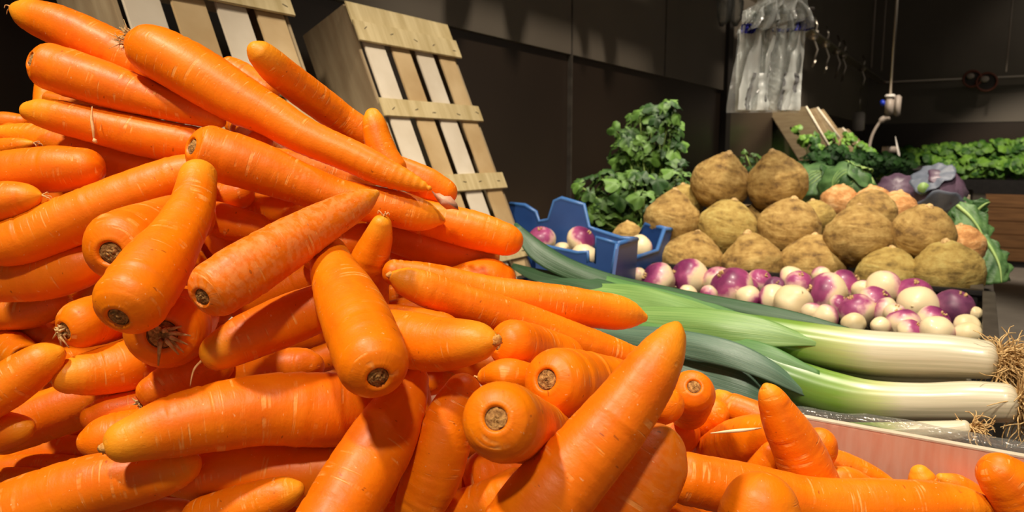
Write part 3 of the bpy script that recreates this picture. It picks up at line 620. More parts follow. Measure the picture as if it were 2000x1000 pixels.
# cabbages
def cabbage(name, label, px, py, rp, Y, m, mo, seed, outer, group, vein=True):
    rng = random.Random(seed); c = PY(px, py, Y); r = rp*depth(c)/F; t = empty(name, c, label, 'cabbage', group)
    bm = bmesh.new(); bmesh.ops.create_uvsphere(bm, u_segments=40, v_segments=28, radius=r*.94)
    for v in bm.verts: v.co *= 1+.03*noise.noise(v.co.normalized()*3+Vector((seed, 0, 0)))
    obj('head', bm, M[m], t)
    for (ax_px, ax_py, tow, spread, flare, mm) in outer:
        ax = (RT*ax_px+UP*ax_py-FW*tow).normalized(); s1 = ax.orthogonal().normalized(); s2 = ax.cross(s1); bm = bmesh.new(); NR_, NA = 12, 36
        g = [[None]*NA for _ in range(NR_)]; cv = bm.verts.new(ax*r*(1.09 if mm == 'savoy_pale' else 1.0))
        for i in range(NR_):
            th = spread*(i+1)/NR_
            for j in range(NA):
                a = 2*PI*j/NA; ph = th*(1+.10*math.sin(3*a+seed)+.05*math.sin(8*a))
                d = (ax*math.cos(ph)+(s1*math.cos(a)+s2*math.sin(a))*math.sin(ph)); ed = (i/(NR_-1)); b1_ = 1.09 if mm == 'savoy_pale' else 1.0
                rad = r*(b1_+.05*ed+flare*ed**3+.05*ed*ed*math.sin(9*a+seed*1.3)+.012*math.sin(14*a)*ed+.02*noise.noise(d*9))
                g[i][j] = bm.verts.new(d*rad)
        for j in range(NA): bm.faces.new((cv, g[0][j], g[0][(j+1) % NA]))
        for i in range(NR_-1):
            for j in range(NA): bm.faces.new((g[i][j], g[i+1][j], g[i+1][(j+1) % NA], g[i][(j+1) % NA]))
        o = obj('outer_leaf', bm, M[mm], t); s = o.modifiers.new('thick', 'SOLIDIFY'); s.thickness = .0016
        if vein:
            bv = bmesh.new()
            for q in range(-3, 4):
                pts = []
                for i in range(9):
                    th = -spread*.85+1.7*spread*i/8; ph = q*.14*(1-abs(i/8)*.3); d = ax*math.cos(th)+s1*math.sin(th)+s2*(q*.16*math.sin(PI*min(1, (i+1)/7.))); pts.append(d.normalized()*r*1.025)
                tube(bv, pts, [.0018-.00015*i for i in range(9)], 5)
            obj('leaf_ribs', bv, M['savoy_pale'], o)
    return t
cabbage('savoy_cabbage', 'green savoy cabbage with pale leaf between topmost celeriac and red cabbages', 1655, 372, 48, 2.30, 'savoy', 'savoy', 2, [(-.6, .3, .7, 1.0, .12, 'savoy'), (.5, .5, .5, .9, .15, 'savoy'), (.35, .95, .25, .48, .05, 'savoy_pale'), (0, -.2, 1, .9, .05, 'kale')], 'savoy cabbages')
cabbage('savoy_cabbage', 'partly hidden savoy cabbage directly behind the right topmost celeriac', 1592, 372, 44, 2.36, 'savoy', 'savoy', 5, [(-.2, .6, .8, 1.0, .2, 'savoy'), (.6, .2, .6, .9, .1, 'kale')], 'savoy cabbages')
cabbage('savoy_cabbage', 'savoy cabbage with coarse ribbed leaves beside the right red cabbage, over the crate edge', 1884, 430, 34, 2.06, 'savoy', 'savoy', 7, [(.5, .5, .7, 1.0, .25, 'savoy'), (.9, -.1, .4, .8, .25, 'savoy')], 'savoy cabbages')
cabbage('red_cabbage', 'left purple red cabbage next to green savoy leaves', 1752, 382, 40, 2.42, 'red_cabbage', '', 3, [(-.5, .4, .8, 1.1, .03, 'red_cabbage')], 'red cabbages', False)
t = cabbage('red_cabbage', 'right purple red cabbage with bluish grey outer leaves', 1832, 378, 46, 2.34, 'red_cabbage', '', 4, [(.3, .5, .8, 1.0, .03, 'red_cabbage'), (-.5, .65, .4, .75, .22, 'red_outer'), (-.2, -.9, .5, .95, .35, 'red_outer')], 'red cabbages', False)
bm = bmesh.new(); k = depth(PY(1832, 378, 2.34))/F; tube(bm, [RT*(-38*k)+UP*6*k-FW*.02, RT*(-46*k)+UP*9*k-FW*.045], [11*k, 10*k], 12); obj('cut_stem', bm, M['savoy_pale'], t)
# drooping savoy leaf over the crate edge
def droop_leaf(label, path, Y, m, seed, fwd=.0):
    bm = bmesh.new(); q = crom([(x, y, w_) for x, y, w_ in path], 22); g = []
    for i, (x, y, w_) in enumerate(q):
        c = PY(x, y, Y-fwd*i/21); k = depth(c)/F; row = []
        dx, dy = q[min(i+1, 21)][0]-q[max(i-1, 0)][0], q[min(i+1, 21)][1]-q[max(i-1, 0)][1]; L = math.hypot(dx, dy); pv = RT*(dy/L)+UP*(dx/L)
        for j in range(13):
            s = (j-6)/6; ruf = .18*math.sin(i*1.1+j*1.7+seed)+.12*noise.noise(Vector((i*.5, j*.6, seed)))
            row.append(bm.verts.new(c+pv*s*w_*k*(1+.1*math.sin(i*1.3))-FW*w_*k*(.35*(1-s*s)+ruf*abs(s))))
        g.append(row)
    for a, b in zip(g, g[1:]):
        for j in range(12): bm.faces.new((a[j], b[j], b[j+1], a[j+1]))
    o = obj('cabbage_leaf', bm, M[m]); tag(o, label, 'leaf', 'loose cabbage leaves'); s = o.modifiers.new('thick', 'SOLIDIFY'); s.thickness = .002
    bv = bmesh.new(); pts = []
    for i, (x, y, w_) in enumerate(q): c = PY(x, y, Y-fwd*i/21); pts.append(c-FW*(w_*depth(c)/F*.36+.002))
    tube(bv, pts, [.005-.0002*i for i in range(22)], 6); obj('midrib', bv, M['savoy_pale'], o)
droop_leaf('curly green leaf hanging over the crate edge beside the floor', [(1915, 462, 12), (1932, 490, 24), (1944, 520, 30), (1950, 552, 22)], 1.90, 'savoy', 1, .06)
droop_leaf('ribbed green leaf curling down right of the red cabbage', [(1866, 402, 12), (1888, 425, 30), (1908, 455, 32), (1918, 482, 12)], 1.98, 'savoy', 2, .05)
droop_leaf('small dark green leaf tip sticking out in front of the plank stand', [(1893, 425, 10), (1908, 408, 16), (1922, 398, 12), (1932, 395, 3)], 2.02, 'kale', 3)
# dark greens and far lettuces
kk = [(1590, 322, 30, 26), (1622, 306, 28, 22), (1652, 316, 30, 20), (1688, 318, 28, 22), (1722, 322, 28, 22), (1752, 322, 26, 24)]
kl = ['leftmost dark green leaf bunch behind the topmost celeriac', 'dark green leaf bunch under the leaning pale trays', 'dark green leaf bunch above the green savoy cabbage', 'dark green leaf bunch fourth from the topmost celeriac', 'dark green leaf bunch behind the left red cabbage', 'rightmost dark green leaf bunch next to the bright lettuces']
for i, (b, l_) in enumerate(zip(kk, kl)): leafy_bunch('leaf_bunch', l_, 'greens', [b], 3.3+.05*i, 75, .028, 'kale', 30+i, 'dark green leaf bunches', (b[0], b[1]+25), 2, .12)
Yb = PZ(1960, 521, 0).y
def lettuce(px, py, rp, Y, seed, label):
    leafy_bunch('lettuce_head', label, 'lettuce', [(px, py, rp, rp*.62)], Y, 95, .062, 'lettuce', seed, 'bright green lettuces', (px, py+rp*.5), 0, .16)
lp = [(1806, 318, 34, Yb+.22), (1852, 324, 34, Yb+.22), (1898, 326, 34, Yb+.22), (1944, 326, 34, Yb+.22), (1990, 324, 36, Yb+.22), (1782, 332, 26, Yb+.2),
      (1772, 304, 26, Yb+.5), (1818, 299, 30, Yb+.5), (1864, 297, 30, Yb+.5), (1908, 295, 30, Yb+.5), (1952, 291, 32, Yb+.5), (1996, 288, 32, Yb+.5)]
for i, (a, b, c, d) in enumerate(lp):
    row = 'front' if i < 6 else 'back'; 
    nm = ['second', 'third', 'fourth', 'fifth', 'sixth', 'first', 'first', 'second', 'third', 'fourth', 'fifth', 'sixth'][i]
    lettuce(a, b, c, d, 60+i, 'bright green lettuce, %s from the left in the %s row at the end wall' % (nm, row))
t = empty('plank_stand', (.6, Yb, 0), 'brown plank stand on the floor below the bright lettuces', 'stand')
zt_ = PY(1960, 380, Yb).z; zq = PY(1960, 352, Yb).z
nP = 5
for i in range(nP): bpart('plank', M['plank'], t, (-.9, Yb, .06+(zt_-.06)*i/nP+.004), (2.4, Yb+.03, .06+(zt_-.06)*(i+1)/nP), .004)
bpart('plinth', M['black'], t, (-.9, Yb+.02, 0), (2.4, BY-.03, .06), .002)
bpart('shadow_recess', M['black'], t, (-.9, Yb+.06, zt_), (2.4, BY-.03, zq), .002)  # black block stands in for the shadowed gap under the lettuces
bpart('stand_body', M['black'], t, (-.9, Yb+.03, .06), (2.4, BY-.03, zt_), .002)
t = empty('greens_crate', (-.5, 3.5, dz), 'black crate below the dark green leaf bunches', 'crate')
bpart('crate_body', M['black'], t, (-1.0, 3.15, dz), (-.02, 3.9, 1.03), .004)
t = empty('tray_riser', (-.7, 5.6, dz), 'dark riser under the leaning pale trays', 'riser')
bpart('riser_body', M['black'], t, (-1.15, 5.0, dz), (-.25, 6.6, 1.09), .004)
# leaning pale trays with greens near the left wall
def lean_tray(quad, Y, depth_, label, greens, seed):
    a, b, c, d = [PY(x, y, Y) for x, y in quad]; o = empty('leaning_tray', (a+c)/2, label, 'tray', 'pale trays leaning on the left wall'); ctr = (a+c)/2
    bm = bmesh.new(); extr(bm, [p-ctr for p in (a, b, c, d)], Vector((0, 1, 0)), .012); obj('side_board', bm, M['wood_side'], o, False)
    bm = bmesh.new(); extr(bm, [p-ctr+Vector((0, depth_, 0)) for p in (a, b, c, d)], Vector((0, 1, 0)), .012); obj('side_board', bm, M['wood_side'], o, False)
    bm = bmesh.new(); n = (d-a).cross(Vector((0, 1, 0))); extr(bm, [a-ctr, d-ctr, d-ctr+Vector((0, depth_, 0)), a-ctr+Vector((0, depth_, 0))], n, .012); obj('tray_base', bm, M['wood_side'], o, False)
    bm = bmesh.new(); tube(bm, [b-ctr, c-ctr], .008, 6); obj('front_edge', bm, M['wood'], o)
    return o
lean_tray([(1500, 214), (1574, 208), (1632, 308), (1572, 330)], 5.3, .3, 'nearest pale tray leaning left, half behind the hanging bags', None, 1)
lean_tray([(1578, 214), (1596, 210), (1640, 270), (1625, 292)], 5.75, .25, 'narrow second pale tray behind the nearest leaning one', None, 2)
lean_tray([(1625, 252), (1645, 250), (1702, 306), (1672, 312)], 6.1, .3, 'farthest pale tray leaning left, beside the cord of the scale', None, 3)
leafy_bunch('endive', 'pale green curly endive lying in the nearest leaning tray', 'salad', [(1582, 275, 20, 16), (1596, 290, 14, 8), (1554, 253, 6, 5)], 5.15, 26, .045, 'lettuce', 81, 'salads in leaning trays', (1585, 326), 2, .05)
leafy_bunch('endive', 'curly green salad filling the second leaning tray', 'salad', [(1624, 272, 10, 18), (1640, 292, 14, 16)], 5.6, 34, .05, 'lettuce', 82, 'salads in leaning trays', (1630, 300), 2, .05)
leafy_bunch('endive', 'strip of green salad along the farthest leaning tray', 'salad', [(1660, 266, 12, 10), (1680, 285, 12, 10), (1696, 300, 10, 8)], 6.0, 30, .05, 'lettuce', 83, 'salads in leaning trays', (1690, 305), 2, .05)
c = PY(1738, 291, 6.4); t = empty('price_holder', c, 'small white price ticket holder with a spike among the greens', 'ticket'); k = depth(c)/F
bm = bmesh.new(); box(bm, (-14*k, -.005, -7*k), (12*k, .005, 5*k), bev=.002); obj('ticket', bm, M['grey'], t)
bm = bmesh.new(); tube(bm, [(18*k, 0, -40*k), (16*k, 0, -10*k), (8*k, 0, 24*k)], [.010, .010, .002], 6); obj('spike', bm, M['white'], t)
# ------------------------------------------------------------------ hanging plastic bags
Yg = 1.62
def bag_pad():
    c = PY(1512, 30, Yg); k = depth(c)/F; t = empty('bag_pad', c, 'pad of clear plastic bags with blue strip hanging above the celeriac', 'bags')
    q = Matrix(((RT.x, RT.y, 0, 0), (-RT.y, RT.x, 0, 0), (0, 0, 1, 0), (0, 0, 0, 1))).transposed()
    def W(x, y, dd): return RT*((x-1512)*k)+Vector((0, 0, 1))*((30-y)*k)+Vector((FW.x, FW.y, 0)).normalized()*dd
    def sheet(name, outline, m, dd, ph, amp, par):
        # outline: list of (y, xl, xr)
        bm = bmesh.new(); q_ = crom([(a, b, c_) for a, b, c_ in outline], 40); g = []
        for i, (y, xl, xr) in enumerate(q_):
            row = []; f = i/39
            for j in range(37):
                s = j/36; x = xl+(xr-xl)*s; pinch = math.exp(-((y-48)/36)**2)
                dd2 = dd+amp*(.006*math.sin(s*9+ph+f*1.5)+.004*math.sin(s*23+ph*2)+pinch*.012*math.sin(s*31+ph))+.004*noise.noise(Vector((s*5, f*5, ph)))
                row.append(bm.verts.new(W(x, y, dd2)))
            g.append(row)
        for a, b in zip(g, g[1:]):
            for j in range(36): bm.faces.new((a[j], b[j], b[j+1], a[j+1]))
        return obj(name, bm, M[m], par)
    sheet('bag_sheet', [(52, 1448, 1577), (70, 1448, 1577), (120, 1446, 1575), (180, 1448, 1572), (213, 1448, 1572)], 'bag', .012, 0.3, 1, t)
    sheet('bag_sheet', [(55, 1450, 1576), (110, 1450, 1576), (170, 1450, 1573), (211, 1449, 1571)], 'bag', .006, 2.3, 1, t)
    sheet('bag_sheet', [(52, 1446, 1577), (90, 1443, 1577), (140, 1434, 1573), (200, 1426, 1572), (217, 1426, 1572)], 'bagclear', 0.0, 4.3, 1.5, t)
    sheet('bag_sheet', [(140, 1470, 1574), (180, 1462, 1573), (212, 1458, 1572)], 'bag', -.004, 5.3, .7, t)
    sheet('crumpled_top', [(-12, 1480, 1545), (0, 1484, 1548), (20, 1470, 1562), (40, 1462, 1570), (62, 1448, 1578)], 'bagclear', -.008, 1.3, 3, t)
    sheet('crumpled_top', [(-8, 1490, 1560), (8, 1486, 1568), (24, 1448, 1577), (46, 1448, 1577)], 'bagclear', -.014, 3.3, 3, t)
    sheet('crumpled_top', [(22, 1450, 1482), (34, 1449, 1480), (46, 1448, 1482)], 'bag', -.010, 2.0, 1, t)
    sheet('blue_strip', [(48, 1448, 1476), (56, 1448, 1474), (66, 1448, 1470)], 'bluestrip', -.012, .8, .5, t)
    sheet('blue_strip', [(38, 1556, 1577), (50, 1552, 1577), (61, 1548, 1577)], 'bluestrip', -.012, 1.8, .5, t)
    sheet('blue_strip', [(54, 1508, 1550), (58, 1508, 1548), (61, 1510, 1546)], 'bluestrip', .004, 2.8, .5, t)
    bm = bmesh.new(); tube(bm, [W(1500, 20, .03), W(1600, 14, .03)], .006, 8); tube(bm, [W(1512, 20, .03), W(1512, -560, .03)], .006, 8); obj('bracket', bm, M['trim'], t)
M['bluestrip'] = simple('blue_strip', (22, 22, 108), (34, 36, 140), 30, .4)
bag_pad()
def hung_bundle(loc_, label, seed, L=.24, W_=.09):
    rng = random.Random(seed); t = empty('bag_bundle', loc_, label, 'bags', 'bag bundles hung from the wall rail'); bm = bmesh.new(); pr = []
    q = [(0, 0, 0, .012), (0, 0, -.3*L, W_*.42), (0, .01, -.65*L, W_*.5), (0, .0, -.9*L, W_*.3), (0, 0, -L, .006)]
    rows = [p for p in crom([(a, b, c_, d) for a, b, c_, d in q], 16)]
    pts = [Vector((0, .01*math.sin(i*.6+seed), -L*i/15)) for i in range(16)]; rr = [max(.004, float(v)) for v in [W_*.5*math.sin(PI*min(1, (i/15)**.8*.98))+.006 for i in range(16)]]
    rings = tube(bm, pts, rr, 16)
    for ring in rings:
        for k, v in enumerate(ring): v.co.x *= .6; v.co += Vector((0, .006*math.sin(k*3+seed), 0))
    obj('bundle_body', bm, M['bagdark'], t)
M['bagdark'] = simple('bundle_grey', (120, 116, 112), (160, 158, 152), 20, .35)
LW = Vector((-.45, 1.9, 3.05))
for i, (px, py, L, w_) in enumerate([(1140, 40, .20, .06), (1190, 50, .30, .10), (1286, 80, .22, .075), (1350, 105, .20, .09), (890, 5, .2, .08), (1010, 15, .2, .09)]):
    Wp = PX(px, py, WX); t_ = (-1.04-LW.x)/(WX-LW.x); p = LW+(Wp-LW)*t_; p.z += L*.5
    hung_bundle((p.x, p.y, p.z), ['bag bundle hung on the rail above the wall seam', 'long bag bundle hung on the rail', 'bag bundle hung on the rail before the dark post', 'bag bundle hung next to the dark post', 'bag bundle hung on the rail over the slatted crate', 'bag bundle hung on the rail beyond the slatted crate'][i], i, L, w_)
cq = PX(1428, -25, -1.0)
t = empty('bag_bundle', (cq.x, cq.y, cq.z), 'crumpled clear bag hanging at the top edge left of the bag pad', 'bags', 'bag bundles hung from the wall rail')
bm = bmesh.new(); k = depth(cq)/F
for s in (-1, 1):
    rg = tube(bm, [RT*(s*6*k), RT*(s*10*k)-Vector((0, 0, 30*k)), RT*(s*12*k)-Vector((0, 0, 58*k)), RT*(s*14*k-2*k)-Vector((0, 0, 74*k))], [10*k, 15*k, 14*k, 3*k], 14)
for v in bm.verts: v.co += Vector((.3, .3, .1))*(.03*noise.noise(v.co*40))
obj('bundle_body', bm, M['bagclear'], t)
# ------------------------------------------------------------------ leeks
def swept(bm, ctr, rad, seg, vs_, squash=1.0):
    uvl = bm.loops.layers.uv.verify(); uvl = bm.loops.layers.uv.get('skin') or uvl
    T_, N_ = frames(ctr); rings = []
    for p, t, nn, r in zip(ctr, T_, N_, rad):
        bt = t.cross(nn); rings.append([bm.verts.new(p+(nn*math.cos(2*PI*k/seg)*squash+bt*math.sin(2*PI*k/seg))*r) for k in range(seg)])
    for i in range(len(rings)-1):
        for k in range(seg):
            f = bm.faces.new((rings[i][k], rings[i][(k+1) % seg], rings[i+1][(k+1) % seg], rings[i+1][k]))
            for lp, (u_, v_) in zip(f.loops, ((k, i), (k+1, i), (k+1, i+1), (k, i+1))): lp[uvl].uv = (u_/seg, vs_[v_])
    return rings
def leek(label, pts, Y, roots, leaves, seed, nroot=340, rl=.042):
    rng = random.Random(seed); q = crom([(float(a), float(b), float(c)) for a, b, c in pts], 60); base = PY(pts[0][0], pts[0][1], Y)
    t = empty('leek', base, label, 'leek', 'leeks')
    ctr = [PY(a, b, Y)-base for a, b, c in q]; rad = [c*depth(PY(a, b, Y))/F for a, b, c in q]
    # rounded butt end
    d0 = (ctr[0]-ctr[2]).normalized(); pre = [(ctr[0]+d0*rad[0]*.55*math.sin(a), rad[0]*max(.25, math.cos(a))) for a in (1.3, 1.0, .7, .35)]
    ctr2 = [p for p, r in pre]+ctr; rad2 = [r for p, r in pre]+rad
    bm = bmesh.new(); bm.loops.layers.uv.new('skin'); n = len(ctr2); rg = swept(bm, ctr2, rad2, 28, [i/(n-1) for i in range(n)]); bm.faces.new(rg[0][::-1]); bm.faces.new(rg[-1])
    for i, r in enumerate(rg):
        for k, v in enumerate(r): v.co += (v.co-ctr2[i]).normalized()*(.0004*math.sin(k*2.1+i*.05))
    obj('shaft', bm, M['leek'], t)
    if roots:
        bm = bmesh.new(); rb = rad[0]
        for i in range(nroot):
            s = rnd_unit(rng); s = (d0*.5+s*.8); s -= d0*min(0, s.dot(d0)); p = d0*rb*.45+s.normalized()*rb*rng.uniform(.1, .62); L = rl*rng.uniform(.4, 1.1)
            dr = (d0*rng.uniform(.5, 1.1)+rnd_unit(rng)*.9).normalized(); pp = [p]
            for j in range(5): dr = (dr+rnd_unit(rng)*.55-Vector((0, 0, .10))).normalized(); pp.append(pp[-1]+dr*L/5)
            tube(bm, [x[:3] for x in crom([tuple(x) for x in pp], 12)], [.00085-.00004*j for j in range(12)], 4, False)
        obj('roots', bm, M['straw'], t)
    for (path, m, tilt, arch, sd) in leaves:
        lf = leaf_ribbon(path, Y, m, tilt, arch, sd, t, base)
    return t
def leaf_ribbon(path, Y, m, tilt, arch, sd, t, base):
    # path: (px, py, half width px, dY)
    q = crom([tuple(float(v) for v in p) for p in path], 44); bm = bmesh.new(); uvl = bm.loops.layers.uv.new('skin'); g = []; NJ = 12
    for i, (x, y, w_, dY) in enumerate(q):
        c = PY(x, y, Y+dY); k = depth(c)/F; a, b = q[min(i+1, 43)], q[max(i-1, 0)]; dx, dy = a[0]-b[0], a[1]-b[1]; L = math.hypot(dx, dy)
        pv = RT*(dy/L)+UP*(dx/L); wv = (pv*math.cos(tilt)+FW*math.sin(tilt)*(1 if (dx/L) > 0 else -1)); nv = wv.cross(RT*(dx/L)-UP*(dy/L))
        if nv.dot(FW) > 0: nv = -nv
        hw = w_*k/max(.35, math.cos(tilt))
        row = []
        for j in range(NJ+1):
            s = 2*j/NJ-1; row.append(bm.verts.new(c-base+wv*s*hw+nv*(arch*hw*(1-abs(s)**1.4)+hw*.05*math.sin(i*.35+s*3+sd))))
        g.append(row)
    for i in range(43):
        for j in range(NJ):
            f = bm.faces.new((g[i][j], g[i+1][j], g[i+1][j+1], g[i][j+1]))
            for lp, (a_, b_) in zip(f.loops, ((i, j), (i+1, j), (i+1, j+1), (i, j+1))): lp[uvl].uv = (b_/NJ, a_/43)
    me = bpy.data.meshes.new('leaf'); bm.to_mesh(me); bm.free(); o = link('leaf', me, M[m], t); s = o.modifiers.new('thick', 'SOLIDIFY'); s.thickness = .0012
    return o
Y1, Y2, Y4 = P(1936, 705, .70).y, P(1972, 785, .66).y, P(1890, 838, .625).y
leek('upper thick leek with wide white shaft and green leaves, nearest the turnips', [(1928, 703, 37), (1850, 696, 42), (1700, 689, 44), (1560, 668, 41), (1470, 652, 38), (1400, 644, 35), (1330, 638, 30)], Y1, True, [
  ([(1625, 676, 1, -.018), (1570, 664, 11, -.021), (1490, 650, 28, -.025), (1400, 640, 36, -.027), (1300, 630, 30, -.022), (1200, 620, 20, -.012), (1100, 605, 10, 0)], 'leaf_green', .5, .35, 1),
  ([(1660, 648, 8, .012), (1560, 628, 17, .02), (1440, 605, 20, .03), (1320, 583, 20, .04), (1200, 556, 19, .05), (1110, 524, 20, .05), (1050, 490, 20, .05), (1018, 455, 11, .05), (1006, 436, 3, .05)], 'leaf_dark', .5, .4, 2),
  ([(1420, 622, 10, .0), (1330, 606, 26, .012), (1240, 588, 30, .02), (1150, 575, 22, .03), (1080, 566, 8, .03)], 'leaf_green', .5, .2, 3),
  ([(1480, 630, 6, .01), (1360, 596, 14, .03), (1250, 572, 17, .04), (1150, 545, 16, .05), (1085, 522, 12, .05), (1050, 506, 3, .05)], 'leaf_mid', .4, .35, 4),
  ([(1300, 600, 10, .02), (1180, 566, 18, .035), (1100, 550, 16, .04), (1040, 535, 12, .045), (1000, 518, 5, .05)], 'leaf_dark', .6, .3, 5)], 5)
leek('middle leek with bent white and green shaft, right behind the pink panel edge', [(1968, 787, 38), (1900, 785, 40), (1800, 786, 38), (1700, 782, 40), (1620, 768, 44), (1560, 748, 42), (1500, 722, 34), (1440, 700, 26)], Y2, True, [
  ([(1604, 784, 2, -.016), (1560, 758, 10, -.021), (1500, 722, 20, -.026), (1420, 690, 26, -.025), (1320, 668, 24, -.02), (1220, 655, 18, -.01), (1150, 648, 6, 0)], 'leaf_blue', .45, .35, 6),
  ([(1600, 730, 6, -.01), (1500, 692, 18, -.005), (1400, 672, 20, .005), (1300, 650, 20, .01), (1200, 632, 12, .02)], 'leaf_mid', .5, .3, 7),
  ([(1600, 806, 4, -.0), (1540, 786, 24, -.006), (1450, 745, 44, -.02), (1360, 715, 44, -.015), (1270, 695, 34, -.01), (1190, 680, 12, 0)], 'leaf_blue', .5, .25, 8),
  ([(1600, 790, 12, -.004), (1500, 745, 34, .0), (1400, 712, 40, .0), (1300, 690, 30, .0)], 'leaf_mid', .5, .2, 9)], 6)
leek('leek mostly hidden between the upper thick and the bent middle one', [(1880, 744, 28), (1800, 740, 30), (1700, 734, 30), (1620, 722, 30), (1540, 708, 24), (1470, 690, 16)], P(1800, 738, .76).y, False, [
  ([(1600, 720, 10, -.012), (1540, 706, 15, -.015), (1480, 694, 10, -.015)], 'leaf_green', .5, .3, 10)], 7)
leek('lowest white leek with curly root, half hidden behind the pink panel', [(1888, 838, 17), (1860, 842, 20), (1800, 845, 22), (1720, 848, 23), (1640, 846, 22), (1580, 838, 20)], Y4, True, [], 8, 60, .022)
# ------------------------------------------------------------------ carrots
def carrot(head, tip, a, b, pts, label, n=44, seg=30):
    L = [0]
    for p, q in zip(pts, pts[1:]): L.append(L[-1]+math.hypot(q[0]-p[0], q[1]-p[1]))
    w_ = []
    for p, l_ in zip(pts, L):
        d = a+b*(2*l_/L[-1]-1)+(p[3] if len(p) > 3 else 0); c = P(p[0], p[1], d); w_.append((c.x, c.y, c.z, p[2]*d/F*.985))
    if head in 'bp':
        while len(w_) > 2 and math.dist(w_[0][:3], w_[1][:3])+w_[0][3] < 1.08*w_[1][3]: w_ = w_[1:]
    while len(w_) > 2 and math.dist(w_[-1][:3], w_[-2][:3])+w_[-1][3] < 1.08*w_[-2][3]: w_ = w_[:-1]
    h0 = w_[0][:3]; cut = head in 'sd' and len(pts) > 2
    if cut: w_ = w_[1:]
    seed = int(abs(pts[0][0])*7+abs(pts[0][1])*3+len(label)); rng = random.Random(seed)
    # spline measured in 3-D
    m = len(w_); LL = [0]
    for i in range(1, m): LL.append(LL[-1]+math.dist(w_[i][:3], w_[i-1][:3]))
    sm = []
    for k in range(n):
        s = LL[-1]*k/(n-1); i = 0
        while i < m-2 and LL[i+1] < s: i += 1
        h = LL[i+1]-LL[i]; t = (s-LL[i])/h; p0, p1, p2, p3 = w_[max(i-1, 0)], w_[i], w_[i+1], w_[min(i+2, m-1)]; q = []
        for c0, c1, c2, c3 in zip(p0, p1, p2, p3):
            m1 = (c2-c0)/(LL[i+1]-LL[max(i-1, 0)])*h; m2 = (c3-c1)/(LL[min(i+2, m-1)]-LL[i])*h
            q.append((2*t**3-3*t*t+1)*c1+(t**3-2*t*t+t)*m1+(-2*t**3+3*t*t)*c2+(t**3-t*t)*m2)
        sm.append((Vector(q[:3]), max(.0012, q[3]), s))
    base = sm[n//2][0]; hv = None
    if head in 'sd' and cut: hv = (Vector(h0)-Vector(w_[0][:3])).normalized()
    Rm = max(r for p, r, s in sm)
    ctr = [p-base for p, r, s in sm]; T_, N_ = frames(ctr)
    o1 = rng.uniform(0, 99); prof = []   # (centre, radius, s, frame index)
    d0, d1 = -T_[0], T_[-1]; r0, r1 = sm[0][1], sm[-1][1]
    hd = r0*(.80 if head in 'sd' else .50)
    ks = 14; dt = d0.copy(); q0_ = Matrix.Identity(3).to_quaternion(); turn = q0_
    nn0, bt0 = N_[0], T_[0].cross(N_[0])
    if hv is not None:
        if d0.angle(hv) > .9: hv = d0.slerp(hv, .9/d0.angle(hv))
        turn = d0.rotation_difference(hv)
    if head in 'std':
        sr = (.28 if head == 's' else .34)*r0 if cut else min(.30*Rm, .5*r0); rows_ = [(hd-.15*r0, sr*.5), (hd-.15*r0, sr*.96), (hd-.07*r0, sr*1.05), (hd-.02*r0, sr*1.3)]
        a0 = math.asin(min(.98, (sr*1.6/r0)**1.07))
        for k in range(ks): an = a0+(PI/2-a0)*k/ks; rows_.append((hd*math.cos(an)**.95, r0*math.sin(an)**.93))
        for k, (h_, r_) in enumerate(rows_):
            f_ = max(0, (k-3)/ks); f_ = 1-f_*f_*(3-2*f_); qk = q0_.slerp(turn, f_)
            prof.append((ctr[0]+(qk @ d0)*h_, r_, -h_, (qk @ nn0, qk @ bt0)))
        d0 = turn @ d0; nn0 = turn @ nn0; bt0 = turn @ bt0
    else: sr = 0
    # envelope of the swept spheres gives round ends
    body = [(p_[2], p_[1]) for p_ in sm]; tot = sm[-1][2]
    def env(s): return max(math.sqrt(max(0, r_*r_-(s-s_)**2)) for s_, r_ in body if abs(s-s_) < r_) if any(abs(s-s_) < r_ for s_, r_ in body) else 0
    lo = 0 if head in 'std' else min(s_-r_ for s_, r_ in body); hi = max(s_+r_ for s_, r_ in body)
    lo *= .92; hi = tot+(hi-tot)*.95; h1 = hi-tot; n2 = 2*n+14; ss = []
    for i in range(n2+1):
        f_ = i/n2; e0_, e1_ = 0. if lo < 0 else .0, 1
        c_ = .5-.5*math.cos(PI*f_) if lo < 0 else math.sin(PI/2*f_)
        ss.append(lo+(hi-lo)*(.45*f_+.55*c_))
    for i, s in enumerate(ss):
        if s <= 0: c = ctr[0]-T_[0]*(-s); fi = 0
        elif s >= tot: c = ctr[-1]+T_[-1]*(s-tot); fi = n-1
        else:
            g_ = s/tot*(n-1); fi = min(n-2, int(g_)); c = ctr[fi].lerp(ctr[fi+1], g_-fi); fi = fi if g_-fi < .5 else fi+1
        r = env(s if 0 <= s <= tot else (s/.92 if s < 0 else tot+(s-tot)/.95))
        if i == 0 and lo < 0 or i == n2: r = .0004
        cr = 1+.032*noise.noise(Vector((s*42, o1, 0)))+.014*noise.noise(Vector((s*150, o1, 5)))-.05*max(0, noise.noise(Vector((s*110, o1, 9)))-.3)
        prof.append((c, r*cr, s, fi))
    bm = bmesh.new(); uvl = bm.loops.layers.uv.new('skin'); tl = bm.verts.layers.float.new('tipness'); sl = bm.verts.layers.float.new('scuff'); rings = []
    rtip = rng.uniform(.05, .12) if tip != 'b' else .001
    crs = [(rng.uniform(.0, tot), rng.uniform(0, 6.28), rng.uniform(.35, 1.1), rng.uniform(.012, .034)) for _ in range(int(tot*rng.uniform(60, 130)))]
